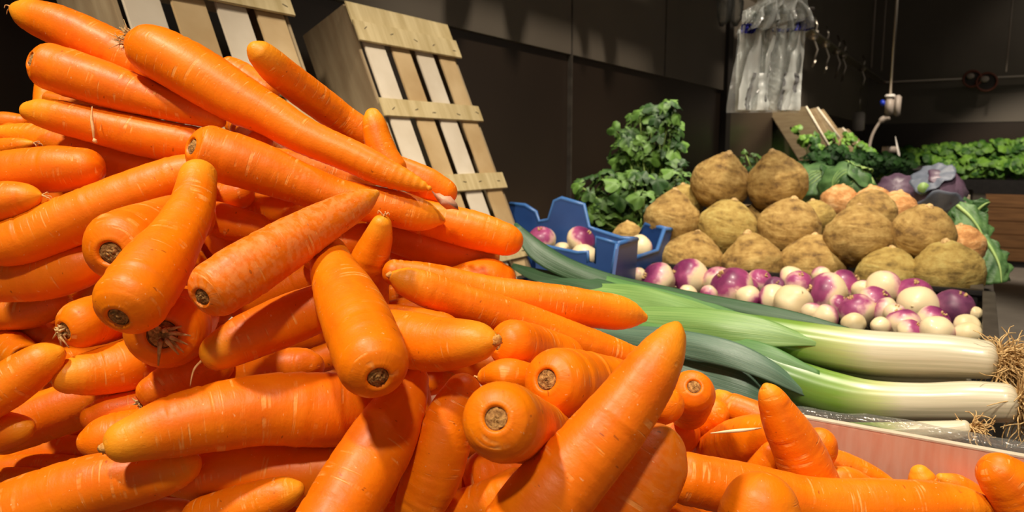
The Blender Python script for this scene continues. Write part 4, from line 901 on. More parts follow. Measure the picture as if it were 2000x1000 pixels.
    for (c, r, s, fi) in prof:
        nn, bt = fi if isinstance(fi, tuple) else (N_[fi], T_[fi].cross(N_[fi])); ring = []
        for k in range(seg):
            th = 2*PI*k/seg; d = nn*math.cos(th)+bt*math.sin(th)
            kk_ = 1+.034*noise.noise(Vector((math.cos(th)*.8+o1, math.sin(th)*.8, s*16)))+.008*noise.noise(Vector((math.cos(th)*1.3, math.sin(th)*1.3+o1, s*150)))
            for s_c, t_c, w_c, d_c in crs:
                ds = s-s_c
                if -.006 < ds < .006:
                    dt_ = (th-t_c+PI) % (2*PI)-PI
                    if abs(dt_) < w_c: kk_ -= d_c*(math.cos(dt_/w_c*PI/2)**.6)*(math.exp(-(ds/.0011)**2)-.55*math.exp(-((ds-.0028)/.0018)**2))
            v = bm.verts.new(c+d*r*kk_); v[tl] = max(0, min(1, (s-tot*(1-rtip*2.0))/(tot*rtip*2.0))) if tip != 'b' else 0
            v[sl] = 1.0 if label.startswith('carrot with pale scraped') else .5 if label.startswith('wide carrot with greyish') else (.25 if rng.random() < .0 else 0); ring.append(v)
        rings.append(ring)
    for i in range(len(rings)-1):
        for k in range(seg):
            f = bm.faces.new((rings[i][k], rings[i][(k+1) % seg], rings[i+1][(k+1) % seg], rings[i+1][k]))
            for lp, (u_, v_) in zip(f.loops, ((k, i), (k+1, i), (k+1, i+1), (k, i+1))): lp[uvl].uv = (u_/seg, prof[v_][2])
    for f_ in (rings[0][::-1], rings[-1]):
        f = bm.faces.new(f_)
        for lp in f.loops: lp[uvl].uv = (0, prof[0][2])
    if hv is not None:
        vs_ = [v for ring in rings[10:24] for v in ring]
        for _ in range(5): bmesh.ops.smooth_vert(bm, verts=vs_, factor=.5, use_axis_x=True, use_axis_y=True, use_axis_z=True)
    me = bpy.data.meshes.new('carrot'); bmesh.ops.recalc_face_normals(bm, faces=bm.faces[:]); bm.to_mesh(me); bm.free()
    o = link('carrot', me, M['carrot']); o.location = base; tag(o, label, 'carrot', 'carrots in the heap')
    nn, bt = nn0, bt0
    if head in 'sd':
        bm = bmesh.new(); c0 = ctr[0]+d0*(hd-.13*r0); rr = []
        for j, (fr, up) in enumerate([(1.0, -.02), (.86, .05), (.72, .03), (.56, .08), (.42, .05), (.26, .10), (.1, .08)]):
            rr.append([bm.verts.new(c0+(nn*math.cos(2*PI*k/20)+bt*math.sin(2*PI*k/20))*sr*fr*(1+.09*rng.uniform(-1, 1))+d0*r0*(up+.035*rng.uniform(-1, 1))) for k in range(20)])
        for x, y in zip(rr, rr[1:]):
            for k in range(20): bm.faces.new((x[k], x[(k+1) % 20], y[(k+1) % 20], y[k]))
        bm.faces.new(rr[-1]); so = obj('stem_scar', bm, M['scar'], o); so['label'] = 'brown stem scar'
        bm = bmesh.new(); tube(bm, [c0+(nn*math.cos(2*PI*k/24)+bt*math.sin(2*PI*k/24))*sr*1.0+d0*r0*.0 for k in range(25)], sr*.10, 6, False); obj('scar_ring', bm, M['scar_dark'], so)
    if head == 'd':
        bm = bmesh.new(); c0 = ctr[0]+d0*hd*.95
        for k in range(11):
            th = rng.uniform(0, 6.28); e = nn*math.cos(th)+bt*math.sin(th); q0 = c0+e*sr*.4; q1 = q0+d0*sr*rng.uniform(.3, .8)+e*sr*rng.uniform(0, .5); q2 = q1+e*sr*rng.uniform(.3, 1.2)-d0*sr*rng.uniform(-.1, .3)-Vector((0, 0, sr*.5))
            tube(bm, [q0, q1, q2], [sr*.20, sr*.17, sr*.05], 6)
        obj('dry_stalk', bm, M['straw'], o)
    if head == 't':
        bm = bmesh.new(); c0 = ctr[0]+d0*hd*.8
        for k in range(70):
            th = rng.uniform(0, 6.28); e = nn*math.cos(th)+bt*math.sin(th); f_ = rng.random()**.5; q0 = c0+e*sr*.9*f_; L_ = sr*rng.uniform(.9, 2.3)
            q1 = q0+(d0+e*rng.uniform(0, .7)).normalized()*L_*.5; q2 = q1+(d0*.6+e*.6+rnd_unit(rng)*.9).normalized()*L_*.55
            tube(bm, [q0, q1, q2], [sr*.10, sr*.08, sr*.02], 5)
        obj('stalk_tuft', bm, M['straw'], o)
    if tip in 'hy':
        bm = bmesh.new(); e0 = ctr[-1]+d1*h1*.9; rb = min(r1*.42, .0030)
        if tip == 'y':
            sphere = bmesh.ops.create_uvsphere(bm, u_segments=12, v_segments=8, radius=rb*1.2)['verts']
            for v in sphere: v.co = e0+v.co*(1+.25*rng.uniform(-1, 1))
            obj('root_tip', bm, M['roottip'], o)
        else:
            for k in range(4 if 'thread' not in label else 1):
                dd = (d1+rnd_unit(rng)*.7).normalized(); L_ = rng.uniform(.004, .009) if 'thread' not in label else .017
                q1 = e0+dd*L_*.4; q2 = q1+(dd+rnd_unit(rng)*.6).normalized()*L_*.35; q3 = q2+(dd*.3-Vector((0, 0, .9))).normalized()*L_*.35
                tube(bm, [x[:3] for x in crom([tuple(e0), tuple(q1), tuple(q2), tuple(q3)], 10)], [(.0010 if 'thread' in label else .0007)*(1-.07*j) for j in range(10)], 5)
            obj('root_hair', bm, M['hair'], o)
    return o
ROWS = [
('b', 'h', 0.6191, -0.0004, [(400, 190, 34), (330, 155, 40), (250, 115, 43), (180, 80, 43), (110, 48, 40), (60, 30, 31), (38, 21, 18)], 'topmost carrot at upper left, its hairy yellowish end pointing up over dark wall'),
('t', 'p', 0.5799, -0.0029, [(270, 84, 34), (300, 98, 50), (370, 136, 55), (470, 196, 50), (524, 224, 42), (590, 264, 37), (692, 308, 33), (750, 336, 30), (800, 355, 20), (838, 368, 6)], 'longest carrot across the top of heap, dry stalk tuft on its thick end'),
('s', 'p', 0.5959, 0.0002, [(76, 122, 36, -0.01), (98, 130, 47), (196, 162, 46), (300, 195, 36), (400, 225, 24), (430, 238, 12)], 'carrot with brown scar at its left end, just below the hairy topmost carrot'),
('b', 'p', 0.6011, -0.0042, [(400, 288, 38), (290, 268, 40), (180, 243, 36), (90, 222, 30), (60, 217, 20)], 'shaded carrot with thin root thread hanging on it, under the upper-left scarred one'),
('s', 'p', 0.5759, 0.0204, [(378, 287, 42, -0.008), (412, 298, 55), (500, 325, 51), (580, 356, 43), (660, 385, 38), (760, 405, 37), (820, 420, 32), (862, 430, 9)], 'long carrot with brown scar facing left, lying below the tufted longest carrot'),
('b', 'b', 0.6192, 0.0011, [(720, 398, 28), (850, 430, 36), (930, 450, 37), (985, 467, 33), (996, 470, 28)], 'blunt carrot sticking out right from the heap toward the slatted crate'),
('b', 'b', 0.6403, 0.0032, [(740, 445, 30), (780, 462, 36), (860, 485, 36), (950, 502, 28)], 'shadowed carrot underneath the blunt one that sticks out by the slatted crate'),
('s', 'p', 0.4441, 0.0000, [(398, 578, 44, -0.01), (425, 562, 60), (500, 515, 58, 0.015), (560, 478, 52, 0.028), (640, 430, 40, 0.045), (700, 397, 28, 0.057), (734, 378, 8, 0.065)], 'carrot with pale scraped rough skin, its pointed tip at the heap centre'),
('b', 'b', 0.6208, 0.0027, [(870, 560, 32), (950, 540, 38), (980, 545, 30)], 'rounded carrot end peeking out below the blunt carrot by the crate'),
('b', 'p', 0.6012, 0.0285, [(770, 532, 26), (840, 550, 38), (940, 575, 40), (1050, 590, 40), (1150, 603, 38), (1215, 612, 32), (1256, 620, 10)], 'long smooth carrot reaching farthest right over the leek leaves'),
('b', 'h', 0.5895, -0.0195, [(722, 625, 40, 0.01), (716, 560, 44, 0.01), (722, 510, 38), (738, 465, 29), (745, 438, 20)], 'upright stubby carrot with small yellow tip at heap centre, dark lower half'),
('b', 'y', 0.5750, -0.0352, [(1240, 705, 28), (1190, 690, 34), (1110, 662, 37), (1000, 622, 38), (880, 582, 37), (800, 553, 31), (772, 542, 14)], 'carrot sloping right with dry tip, just in front of the farthest reaching one'),
('s', 'p', 0.4367, 0.0000, [(232, 618, 46, -0.012), (258, 585, 74, 0), (300, 525, 66, 0.02), (345, 460, 52, 0.045), (375, 400, 43, 0.065), (387, 345, 36, 0.08)], 'smooth fat carrot pointing down left, round scar on its lower end'),
('s', 'b', 0.4992, 0.0000, [(224, 490, 54, -0.008), (240, 482, 75, 0.004), (300, 455, 64, 0.035), (370, 425, 50, 0.065)], 'carrot with deep sunken scar, behind the smooth fat one at left'),
('b', 'b', 0.5955, 0.0015, [(400, 420, 34), (450, 435, 35), (500, 445, 30)], 'broken dark carrot stub between smooth fat and pale scraped carrots'),
('b', 'h', 0.5588, -0.0015, [(-80, 410, 42), (0, 395, 40), (45, 387, 30), (76, 382, 7)], 'short pointed carrot tip with dry point at left photo edge'),
('b', 'b', 0.5855, -0.0000, [(-90, 352, 40), (0, 340, 44), (110, 330, 46), (165, 328, 40), (176, 328, 32)], 'carrot with blunt right end at left edge, above the pointed tip'),
('b', 'b', 0.5724, -0.0123, [(372, 336, 36), (340, 345, 40), (250, 382, 47), (150, 425, 50), (60, 462, 50), (10, 478, 42), (-14, 484, 26)], 'long carrot sloping down to left edge beneath the short pointed tip'),
('b', 'b', 0.5832, 0.0011, [(-40, 552, 40), (80, 540, 48), (150, 520, 46), (180, 510, 36)], 'shaded carrot at left edge under the long sloping one'),
('b', 'b', 0.6564, 0.0000, [(-40, 615, 32), (60, 610, 32), (115, 592, 26)], 'lowest of the shaded carrots in dark hollow at left edge'),
('d', 'b', 0.5333, 0.0000, [(136, 642, 34, -0.008), (160, 632, 50), (215, 618, 50, 0.03), (260, 605, 46, 0.05)], 'carrot with short dry stalk stub beside the smooth fat carrot'),
('d', 'b', 0.4774, 0.0000, [(318, 652, 58, -0.01), (326, 642, 80, 0.006), (345, 625, 74, 0.05), (360, 605, 66, 0.09)], 'round carrot end with withered brown leaf remains facing the viewer'),
('b', 'h', 0.4947, -0.0180, [(660, 588, 46), (570, 622, 50), (480, 660, 48), (425, 688, 36), (404, 702, 14)], 'carrot with curled thread root on its tip, below the pale scraped one'),
('b', 'y', 0.5392, -0.0220, [(300, 690, 48, 0.02), (260, 710, 50), (190, 727, 46), (135, 735, 34), (112, 738, 15)], 'carrot with dry yellow tip facing left, below the dry stalk stub'),
('b', 'p', 0.5048, 0.0071, [(-60, 795, 50), (20, 748, 48), (80, 707, 37), (110, 692, 18)], 'carrot rising from left edge, blunt tip beside the dry yellow tip'),
('b', 'b', 0.5580, 0.0089, [(10, 845, 44), (70, 820, 50), (150, 790, 48), (200, 770, 40)], 'dark shaded carrot below the two left carrot tips'),
('b', 'p', 0.5189, -0.0055, [(-70, 852, 44), (-10, 845, 42), (38, 838, 27), (58, 834, 9)], 'short pale tip poking in from lower left photo edge'),
('b', 'b', 0.5457, 0.0075, [(185, 815, 28), (220, 803, 34), (300, 790, 32)], 'small carrot wedged above the rounded end behind the big lower left tip'),
('b', 'b', 0.5217, 0.0080, [(178, 862, 28), (215, 855, 46), (300, 840, 46)], 'rounded carrot end directly behind the tip of the big lower left carrot'),
('b', 'y', 0.4661, -0.0333, [(690, 800, 68), (620, 800, 74), (520, 800, 70), (420, 815, 67), (320, 838, 58), (245, 862, 42), (218, 868, 20)], 'big carrot with dry pale tip stretching across the lower left front'),
('b', 'p', 0.4604, 0.0076, [(-60, 1040, 68), (80, 985, 67), (200, 945, 62), (300, 925, 52), (360, 910, 32), (378, 903, 16)], 'wide carrot along bottom left corner, passing under the big dry-tipped one'),
('b', 'p', 0.5821, -0.0027, [(-60, 925, 30), (0, 920, 30), (100, 912, 26), (162, 902, 10)], 'thin pale carrot at left edge, just above the bottom left corner one'),
('b', 'p', 0.5628, 0.0002, [(-50, 952, 32), (20, 940, 28), (70, 928, 14)], 'small pointed carrot at left edge, partly hidden by the corner one'),
('b', 'b', 0.4966, -0.0075, [(660, 920, 56), (580, 925, 62), (480, 918, 58), (390, 928, 48), (350, 935, 36)], 'shaded carrot directly underneath the thick end of the big lower left carrot'),
('b', 'p', 0.4710, -0.0012, [(400, 1022, 52), (480, 992, 46), (550, 966, 34), (578, 957, 18)], 'short tip with bright end at bottom edge, left of bottom centre'),
('s', 'p', 0.4167, 0.0000, [(738, 736, 44, -0.016), (728, 708, 74, -0.004), (705, 650, 72, 0.02), (680, 590, 62, 0.045), (655, 535, 48, 0.068), (642, 498, 38, 0.085)], 'fat carrot hanging down at centre, dark ringed scar on its lower end'),
('b', 'b', 0.6226, 0.0024, [(470, 600, 26), (545, 566, 32), (620, 535, 32)], 'dark carrot in the gap beneath the pale scraped carrot'),
('b', 'b', 0.5541, -0.0022, [(440, 740, 28), (520, 722, 38), (585, 716, 38), (605, 716, 30)], 'rounded carrot lying between thread-rooted carrot and big lower left one'),
('d', 'b', 0.5252, 0.0110, [(276, 786, 22), (300, 768, 36), (350, 740, 41), (420, 712, 38)], 'small carrot with papery dry end, behind the big lower left carrot'),
('b', 'y', 0.4659, -0.0201, [(725, 650, 48), (800, 663, 57), (860, 672, 54), (925, 668, 42), (952, 666, 24)], 'thick carrot right of the centre one, greenish yellow blunt tip pointing right'),
('b', 'b', 0.5360, 0.0000, [(740, 628, 34), (790, 640, 44), (860, 655, 46)], 'carrot tucked behind the thick one with greenish yellow tip'),
('s', 'b', 0.5129, 0.0000, [(976, 670, 34, -0.006), (1000, 672, 50), (1050, 685, 48, 0.03), (1100, 700, 44, 0.05)], 'carrot crown half hidden behind the greenish yellow tip'),
('b', 'h', 0.4945, 0.0117, [(1030, 745, 36, 0.02), (990, 733, 34), (955, 736, 22), (942, 738, 10)], 'little carrot tip with bristly white hairs between the round carrot crowns'),
('b', 'p', 0.6333, 0.0000, [(790, 752, 26), (850, 746, 25), (878, 743, 17)], 'tiny carrot tip in the shade below the greenish yellow tip'),
('s', 'b', 0.3574, 0.0000, [(968, 817, 60, -0.012), (979, 822, 80, 0.002), (1010, 832, 72, 0.04), (1050, 843, 60, 0.08), (1075, 850, 50, 0.1)], 'carrot crown facing the viewer squarely, large brown woody scar, lower centre'),
('s', 'b', 0.4702, 0.0000, [(1070, 742, 52, -0.01), (1090, 747, 71, 0.002), (1150, 748, 62, 0.03), (1225, 755, 48, 0.05)], 'carrot crown with frayed scar, right above the one facing squarely'),
('b', 'p', 0.3902, 0.0112, [(1000, 1065, 84), (1070, 975, 84), (1150, 885, 74), (1220, 800, 64), (1278, 717, 53), (1308, 665, 33), (1320, 640, 14)], 'large carrot standing diagonally at front, tip pointing up at the leeks'),
('b', 'b', 0.4306, 0.0002, [(1170, 1070, 76), (1215, 990, 80), (1262, 915, 79), (1280, 885, 62), (1284, 872, 52)], 'wide carrot with greyish scuffed edge beside the large diagonal one'),
('b', 'b', 0.5465, -0.0186, [(1230, 795, 42, 0.02), (1280, 792, 42), (1300, 790, 38), (1306, 790, 30)], 'blunt carrot end emerging right from behind the large diagonal carrot'),
('s', 'b', 0.5500, 0.0000, [(1356, 754, 32, -0.008), (1352, 767, 46, 0.004), (1348, 785, 44, 0.04), (1344, 800, 40, 0.06)], 'small round crown with dark scar in front of the blue green leek leaves'),
('b', 'b', 0.6583, -0.0126, [(1340, 835, 36), (1375, 820, 36), (1395, 808, 30)], 'carrot tucked below the small round crown near the leeks'),
('b', 'b', 0.6332, 0.0008, [(1290, 865, 38), (1325, 850, 40), (1335, 846, 34)], 'rounded carrot end above the greyish scuffed carrot'),
('b', 'p', 0.6560, 0.0154, [(1520, 835, 28), (1465, 808, 29), (1422, 790, 25), (1404, 772, 12)], 'crooked yellowish carrot lying at the plastic rim below the leeks'),
('b', 'b', 0.6042, -0.0388, [(1380, 890, 34), (1435, 868, 48), (1480, 855, 46), (1510, 850, 36)], 'carrot with a pale wood splinter resting across it, lower right'),
('b', 'p', 0.5323, -0.0070, [(1592, 960, 54), (1580, 930, 53), (1555, 870, 48), (1525, 815, 38), (1507, 777, 26), (1498, 758, 11)], 'smooth carrot standing up alone near the pink wooden panel'),
('b', 'b', 0.5773, -0.0046, [(1575, 905, 38), (1595, 878, 38), (1602, 866, 32)], 'rounded carrot just right of the smooth upright one'),
('b', 'b', 0.5520, -0.0050, [(1480, 935, 34), (1495, 905, 28), (1505, 880, 18)], 'small carrot between splinter carrot and the smooth upright one'),
('b', 'p', 0.5048, 0.0057, [(1345, 935, 52), (1450, 957, 54), (1580, 985, 54), (1750, 992, 55), (1870, 990, 43), (1945, 992, 12)], 'long carrot lying flat along the bottom right edge'),
('b', 'b', 0.4375, 0.0000, [(1478, 1080, 84), (1483, 1020, 82), (1486, 990, 72), (1487, 972, 56)], 'round carrot end rising from the bottom edge before the long flat one'),
('b', 'p', 0.6007, -0.0067, [(1600, 900, 32), (1650, 912, 29), (1700, 932, 24), (1745, 950, 12)], 'thin carrot sloping down against the pink wooden panel'),
('b', 'b', 0.5708, 0.0018, [(1610, 950, 30), (1650, 945, 34), (1690, 960, 30)], 'carrot hump just behind the long flat carrot at lower right'),
('b', 'p', 0.5711, 0.0000, [(1812, 985, 34), (1805, 950, 30), (1797, 925, 18)], 'small tip pointing up before the pink panel'),
('b', 'p', 0.5887, 0.0000, [(1910, 985, 32), (1870, 952, 25), (1838, 934, 10)], 'low carrot beside the small upward tip by the pink panel'),
('b', 'b', 0.4991, -0.0012, [(2090, 1080, 60), (2020, 1005, 58), (1972, 945, 50), (1952, 925, 42)], 'rounded carrot end in the bottom right photo corner'),
('b', 'b', 0.6580, 0.0000, [(520, 180, 28), (470, 145, 26), (448, 128, 18)], 'carrot hump just showing behind the tufted longest carrot, beside crate slats'),
('b', 'p', 0.6340, 0.0000, [(720, 268, 30, 0.01), (665, 230, 31, 0), (610, 190, 34, -0.02), (548, 142, 33, -0.045), (512, 108, 27, -0.06), (500, 98, 18, -0.064)], 'carrot with rounded tip raised highest in front of the tall slatted crates'),
('b', 'p', 0.6007, 0.0007, [(765, 330, 30), (750, 305, 29), (738, 272, 27), (731, 242, 23), (728, 226, 16)], 'short upright carrot tip against the tall leaning crate'),
('b', 'b', 0.6258, 0.0019, [(760, 325, 28), (830, 358, 33), (868, 376, 27)], 'rounded carrot end behind the thin tip of the longest carrot, papery peel on it'),
('b', 'b', 0.7086, 0.0000, [(-50, 245, 24), (10, 238, 20), (45, 238, 14)], 'small carrot at the left edge near the dark wall'),
('b', 'p', 0.6332, 0.0089, [(320, 340, 32), (240, 318, 35), (150, 290, 32), (60, 266, 26), (8, 260, 16)], 'slim carrot under the one with hanging thread at left'),
('b', 'h', 0.6314, -0.0076, [(-50, 298, 24), (0, 290, 20), (40, 284, 15), (62, 280, 5)], 'thin pale tip with dry point at left edge, above blunt carrot'),
('b', 'b', 0.6800, 0.0000, [(260, 225, 26), (160, 208, 22), (95, 191, 12)], 'sliver of carrot between the two upper left scarred and shaded ones'),
('b', 'b', 0.6287, -0.0125, [(440, 380, 30), (520, 402, 36), (620, 430, 38)], 'dark carrot in the gap under the long left-facing one at centre'),
('b', 'b', 0.6143, -0.0047, [(400, 385, 30), (440, 385, 32), (470, 380, 28)], 'lit carrot patch behind the top of the smooth fat carrot'),
('b', 'b', 0.6051, 0.0025, [(620, 500, 34), (680, 475, 36), (710, 465, 30)], 'dark carrot between the scraped tip and the stubby upright one'),
('b', 'b', 0.6018, -0.0024, [(20, 895, 30), (90, 885, 34), (180, 885, 34)], 'dark carrot in the shadow right of the short pale left tip'),
('b', 'b', 0.5158, -0.0025, [(950, 930, 50), (1030, 905, 52), (1090, 880, 46)], 'shadowed carrot under the crown that faces the viewer squarely'),
('b', 'b', 0.4918, -0.0043, [(880, 1010, 44), (960, 985, 50), (1010, 960, 48)], 'shadowed carrot at bottom edge left of the large diagonal one'),
('b', 'b', 0.4505, -0.0338, [(805, 742, 34), (785, 785, 50), (750, 855, 66), (705, 930, 73), (650, 1020, 76), (620, 1070, 74)], 'broad carrot leaning down left at bottom centre, below the hanging fat one'),
('b', 'b', 0.5759, 0.0000, [(815, 742, 20), (815, 790, 28), (797, 860, 32), (770, 920, 32)], 'narrow carrot strip seen right of the broad bottom centre carrot'),
('b', 'p', 0.4767, -0.0013, [(905, 762, 36), (880, 810, 46), (862, 870, 56), (842, 935, 58), (812, 1000, 42), (798, 1025, 18)], 'curved carrot with yellow tip down at bottom edge, left of squarely facing crown'),
('b', 'b', 0.5839, 0.0000, [(240, 1010, 30), (300, 1005, 34), (355, 998, 24)], 'small carrot bit at bottom edge below the shaded one under the big carrot'),
]
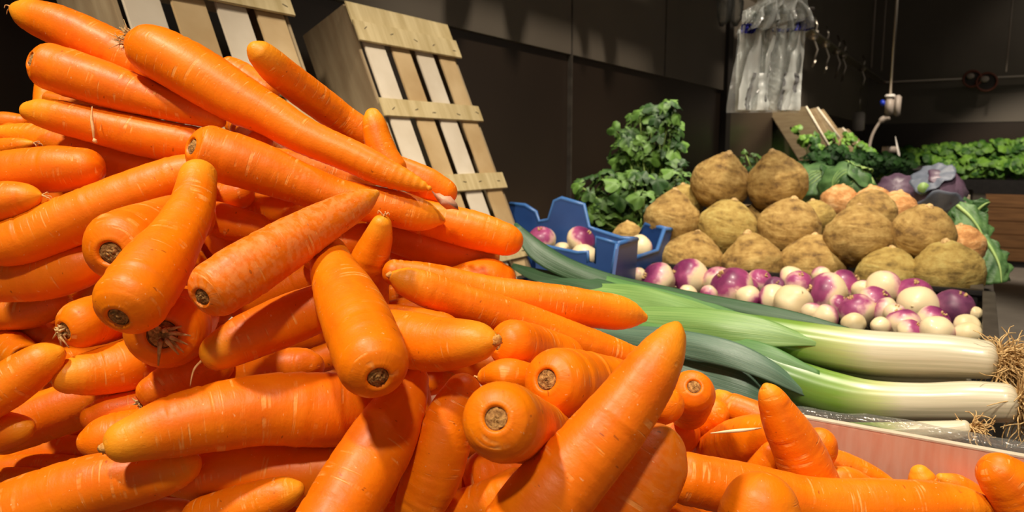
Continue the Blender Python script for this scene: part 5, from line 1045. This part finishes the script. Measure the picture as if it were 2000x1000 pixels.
FILL = [
(0.6401, [(410, 435, 30.4, 0.0019), (447, 485, 32.1, 0.0), (483, 529, 27.4, -0.0019)]),
(0.5918, [(1295, 1009, 37.7, -0.0254), (1354, 1035, 37.9, 0.0), (1413, 1043, 30.9, 0.0254)]),
(0.6631, [(823, 716, 29.8, -0.0118), (921, 717, 30.8, 0.0), (1020, 723, 25.7, 0.0118)]),
(0.594, [(50, 726, 30.7, -0.029), (138, 706, 30.7, 0.0), (226, 676, 24.9, 0.029)]),
(0.5911, [(1514, 1025, 36.4, -0.0016), (1592, 1023, 38.2, 0.0), (1671, 1029, 32.4, 0.0016)]),
(0.6776, [(519, 317, 33.3, -0.007), (613, 338, 34.7, 0.0), (707, 361, 29.2, 0.007)]),
(0.659, [(93, 327, 34.9, -0.0007), (105, 378, 36.7, 0.0), (117, 424, 31.2, 0.0007)]),
(0.5233, [(678, 1026, 42.6, 0.0036), (743, 1028, 45.2, 0.0), (807, 1035, 38.7, -0.0036)]),
(0.635, [(324, 453, 38.9, 0.0023), (374, 535, 41.1, 0.0), (425, 599, 35.0, -0.0023)]),
(0.6765, [(387, 398, 38.0, 0.0083), (423, 493, 40.5, 0.0), (458, 585, 34.9, -0.0083)]),
(0.6485, [(579, 719, 26.9, -0.022), (658, 691, 27.4, 0.0), (738, 666, 22.5, 0.022)]),
(0.6842, [(113, 621, 23.3, 0.0102), (173, 537, 24.9, 0.0), (232, 459, 21.5, -0.0102)]),
(0.5096, [(397, 996, 31.2, 0.0057), (514, 1008, 33.2, 0.0), (631, 1032, 28.6, -0.0057)]),
(0.641, [(686, 639, 27.6, 0.0034), (781, 611, 29.2, 0.0), (876, 594, 25.0, -0.0034)]),
(0.6327, [(472, 243, 26.0, 0.0323), (490, 269, 28.8, 0.0), (507, 278, 25.8, -0.0323)]),
(0.594, [(151, 1050, 22.9, -0.0055), (230, 1042, 23.8, 0.0), (309, 1041, 20.1, 0.0055)]),
(0.6475, [(54, 748, 29.7, 0.0063), (120, 771, 31.5, 0.0), (186, 804, 27.1, -0.0063)]),
(0.6058, [(480, 993, 33.9, -0.0011), (540, 1014, 35.6, 0.0), (599, 1027, 30.2, 0.0011)]),
(0.6247, [(865, 864, 35.8, -0.0066), (938, 855, 37.3, 0.0), (1011, 864, 31.3, 0.0066)]),
(0.6629, [(752, 441, 27.0, -0.002), (796, 508, 28.4, 0.0), (840, 578, 24.0, 0.002)]),
(0.6465, [(1326, 979, 19.4, 0.0057), (1378, 994, 20.7, 0.0), (1430, 1005, 17.7, -0.0057)]),
(0.6587, [(-18, 648, 35.4, 0.0279), (20, 682, 38.8, 0.0), (59, 712, 34.4, -0.0279)]),
(0.5781, [(716, 1029, 27.7, -0.0234), (772, 968, 28.0, 0.0), (829, 921, 22.9, 0.0234)]),
(0.6615, [(1727, 1031, 25.9, -0.005), (1820, 1038, 27.1, 0.0), (1912, 1046, 22.9, 0.005)]),
(0.6585, [(5, 416, 21.4, 0.003), (-7, 474, 22.6, 0.0), (-21, 535, 19.3, -0.003)]),
(0.6071, [(288, 957, 24.7, -0.0), (359, 970, 26.0, 0.0), (431, 983, 22.1, 0.0)]),
(0.7205, [(91, 246, 24.5, -0.0144), (92, 201, 25.3, 0.0), (93, 149, 21.1, 0.0144)]),
(0.6671, [(559, 654, 38.4, -0.0112), (598, 649, 39.8, 0.0), (636, 638, 33.3, 0.0112)]),
(0.6775, [(1915, 1030, 21.0, 0.0075), (1974, 1027, 22.3, 0.0), (2033, 1041, 19.2, -0.0075)]),
(0.687, [(767, 525, 23.8, 0.0026), (778, 577, 25.2, 0.0), (789, 618, 21.5, -0.0026)]),
(0.7133, [(462, 243, 23.7, 0.0085), (513, 278, 25.2, 0.0), (564, 315, 21.7, -0.0085)]),
(0.6178, [(109, 843, 24.1, -0.002), (158, 829, 25.3, 0.0), (207, 813, 21.4, 0.002)]),
(0.6138, [(305, 1011, 26.7, 0.0157), (347, 1020, 28.9, 0.0), (390, 1037, 25.2, -0.0157)]),
(0.6705, [(368, 567, 40.3, -0.0042), (414, 658, 42.2, 0.0), (459, 756, 35.7, 0.0042)]),
(0.5222, [(802, 1049, 22.3, 0.0318), (873, 1047, 24.9, 0.0), (943, 1054, 22.5, -0.0318)]),
(0.6762, [(1680, 1041, 20.5, -0.0014), (1727, 1051, 21.5, 0.0), (1774, 1052, 18.3, 0.0014)]),
(0.6574, [(1542, 1049, 22.5, 0.0107), (1603, 1052, 24.1, 0.0), (1663, 1051, 20.8, -0.0107)]),
(0.6228, [(185, 1013, 26.3, -0.0009), (223, 973, 27.6, 0.0), (260, 940, 23.5, 0.0009)]),
(0.6205, [(66, 730, 26.3, -0.0278), (102, 684, 26.5, 0.0), (138, 635, 21.6, 0.0278)]),
(0.566, [(390, 1033, 30.9, 0.0109), (435, 1033, 33.1, 0.0), (481, 1046, 28.7, -0.0109)]),
(0.6801, [(-31, 442, 23.7, -0.0068), (-20, 485, 24.7, 0.0), (-8, 529, 20.8, 0.0068)]),
(0.7163, [(66, 416, 37.3, 0.0048), (152, 368, 39.5, 0.0), (238, 318, 33.8, -0.0048)]),
(0.6134, [(1195, 1024, 31.1, 0.0057), (1248, 1034, 33.0, 0.0), (1301, 1048, 28.3, -0.0057)]),
(0.6083, [(54, 1037, 20.4, 0.0075), (107, 1044, 21.8, 0.0), (160, 1053, 18.7, -0.0075)]),
(0.6769, [(-13, 580, 24.0, 0.007), (63, 639, 25.5, 0.0), (140, 691, 21.9, -0.007)]),
(0.6114, [(809, 1047, 20.7, -0.0048), (856, 1050, 21.7, 0.0), (902, 1059, 18.3, 0.0048)]),
(0.6411, [(454, 1049, 17.5, 0.0), (528, 1056, 18.4, 0.0), (602, 1063, 15.6, 0.0)]),
(0.7275, [(1895, 1056, 22.4, 0.0), (1957, 1048, 23.6, 0.0), (2019, 1041, 20.1, 0.0)]),
(0.7384, [(118, 536, 27.9, 0.0), (181, 558, 29.3, 0.0), (245, 580, 24.9, 0.0)]),
(0.6919, [(674, 450, 24.8, 0.0), (705, 425, 26.1, 0.0), (737, 400, 22.2, 0.0)]),
(0.6377, [(80, 1047, 22.2, 0.0), (157, 1047, 23.4, 0.0), (234, 1048, 19.9, 0.0)]),
(0.6619, [(-37, 716, 19.2, 0.0), (-28, 755, 20.2, 0.0), (-20, 795, 17.2, 0.0)]),
(0.7057, [(610, 717, 28.2, 0.0), (645, 734, 29.7, 0.0), (680, 751, 25.2, 0.0)]),
(0.523, [(856, 917, 37.7, 0.0), (885, 963, 39.7, 0.0), (914, 1010, 33.7, 0.0)]),
(0.6236, [(232, 1044, 23.5, 0.0), (293, 1051, 24.7, 0.0), (353, 1058, 21.0, 0.0)]),
(0.6566, [(723, 1056, 18.5, 0.0), (756, 1057, 19.5, 0.0), (789, 1058, 16.6, 0.0)]),
(0.7059, [(-30, 305, 27.9, 0.0), (-2, 284, 29.4, 0.0), (25, 263, 24.9, 0.0)]),
(0.6557, [(49, 1052, 21.0, 0.0), (98, 1048, 22.1, 0.0), (147, 1044, 18.8, 0.0)]),
(0.712, [(1568, 1054, 23.6, 0.0), (1630, 1049, 24.8, 0.0), (1693, 1045, 21.1, 0.0)]),
(0.7027, [(1792, 1055, 18.2, 0.0), (1849, 1049, 19.1, 0.0), (1907, 1043, 16.3, 0.0)]),
(0.705, [(-38, 743, 20.0, 0.0), (4, 703, 21.1, 0.0), (47, 663, 17.9, 0.0)]),
(0.6845, [(-41, 485, 16.4, 0.0), (-40, 446, 17.3, 0.0), (-39, 406, 14.7, 0.0)]),
(0.6027, [(414, 1056, 18.4, 0.0), (451, 1056, 19.4, 0.0), (489, 1056, 16.5, 0.0)]),
(0.6885, [(1640, 1052, 19.0, 0.0), (1681, 1052, 20.1, 0.0), (1722, 1053, 17.0, 0.0)]),
(0.5836, [(654, 1055, 20.7, 0.0), (699, 1054, 21.7, 0.0), (743, 1054, 18.5, 0.0)]),
(0.7184, [(-19, 679, 20.9, 0.0), (-30, 632, 22.0, 0.0), (-40, 585, 18.7, 0.0)]),
(0.6574, [(-28, 953, 22.1, 0.0), (-28, 900, 23.3, 0.0), (-28, 847, 19.8, 0.0)]),
(0.7375, [(-34, 487, 17.3, 0.0), (-32, 525, 18.2, 0.0), (-29, 563, 15.4, 0.0)]),
(0.7281, [(1764, 1054, 16.8, 0.0), (1810, 1056, 17.7, 0.0), (1856, 1057, 15.1, 0.0)]),
(0.7453, [(-41, 476, 17.9, 0.0), (-40, 508, 18.9, 0.0), (-39, 540, 16.0, 0.0)]),
(0.7262, [(1664, 1055, 23.2, 0.0), (1709, 1043, 24.4, 0.0), (1754, 1031, 20.7, 0.0)]),
(0.6358, [(1216, 1056, 17.9, 0.0), (1260, 1056, 18.9, 0.0), (1303, 1057, 16.0, 0.0)]),
(0.6479, [(361, 1047, 19.6, 0.0), (396, 1055, 20.6, 0.0), (430, 1062, 17.5, 0.0)]),
(0.6564, [(1312, 1049, 21.1, 0.0), (1356, 1050, 22.2, 0.0), (1400, 1051, 18.9, 0.0)]),
(0.7523, [(-23, 252, 21.7, 0.0), (40, 246, 22.8, 0.0), (103, 239, 19.4, 0.0)]),
]
for r in ROWS: carrot(*r)
for r in FILL: carrot('b', 'b', r[0], 0.0, r[1], 'carrot buried deep in the heap, seen only through gaps', 26, 20)['group'] = 'carrots buried in the heap'
# loose bits lying on the carrots
def sliver(pts, rad, name, label, cat, m):
    ps = [P(*p) for p in pts]; b0 = ps[0]; bm = bmesh.new(); tube(bm, [x[:3] for x in crom([tuple(p-b0) for p in ps], 14)], [max(.0003, rad*math.sin(PI*(i+.6)/15)) for i in range(14)], 6); o = obj(name, bm, M[m]); o.location = b0; tag(o, label, cat); return o

sliver([(1388, 846, .546), (1420, 843, .545), (1455, 840, .544), (1487, 836, .545)], .0014, 'wood_splinter', 'pale wood splinter lying across a carrot at lower right', 'splinter', 'splinter')
sliver([(180, 208, .578), (179, 232, .576), (183, 258, .576), (183, 278, .578)], .0013, 'root_thread', 'pale root thread dangling over the shaded carrot at upper left', 'root', 'hair')
sliver([(183, 270, .576), (186, 276, .5755), (190, 279, .576)], .0018, 'root_crumb', 'tiny orange root crumb at the end of the dangling thread', 'root', 'hair')
def peel_flake():
    q = [(843, 372), (850, 378), (858, 377), (868, 383), (880, 383), (893, 398), (896, 410), (884, 408), (872, 409), (860, 399), (853, 390)]; c0 = P(868, 391, .578); bm = bmesh.new(); ct = bm.verts.new(P(868, 391, .574)-c0); v = [bm.verts.new(P(x, y, .578+.003*((i*7) % 3-1))-c0) for i, (x, y) in enumerate(q)]
    for i in range(len(v)): bm.faces.new((ct, v[i], v[(i+1) % len(v)]))
    o = obj('peel_flake', bm, M['peel']); o.location = c0; tag(o, 'papery pinkish peel flake stuck near the end of the longest carrots', 'peel'); m2 = o.modifiers.new('thick', 'SOLIDIFY'); m2.thickness = .0005
peel_flake()
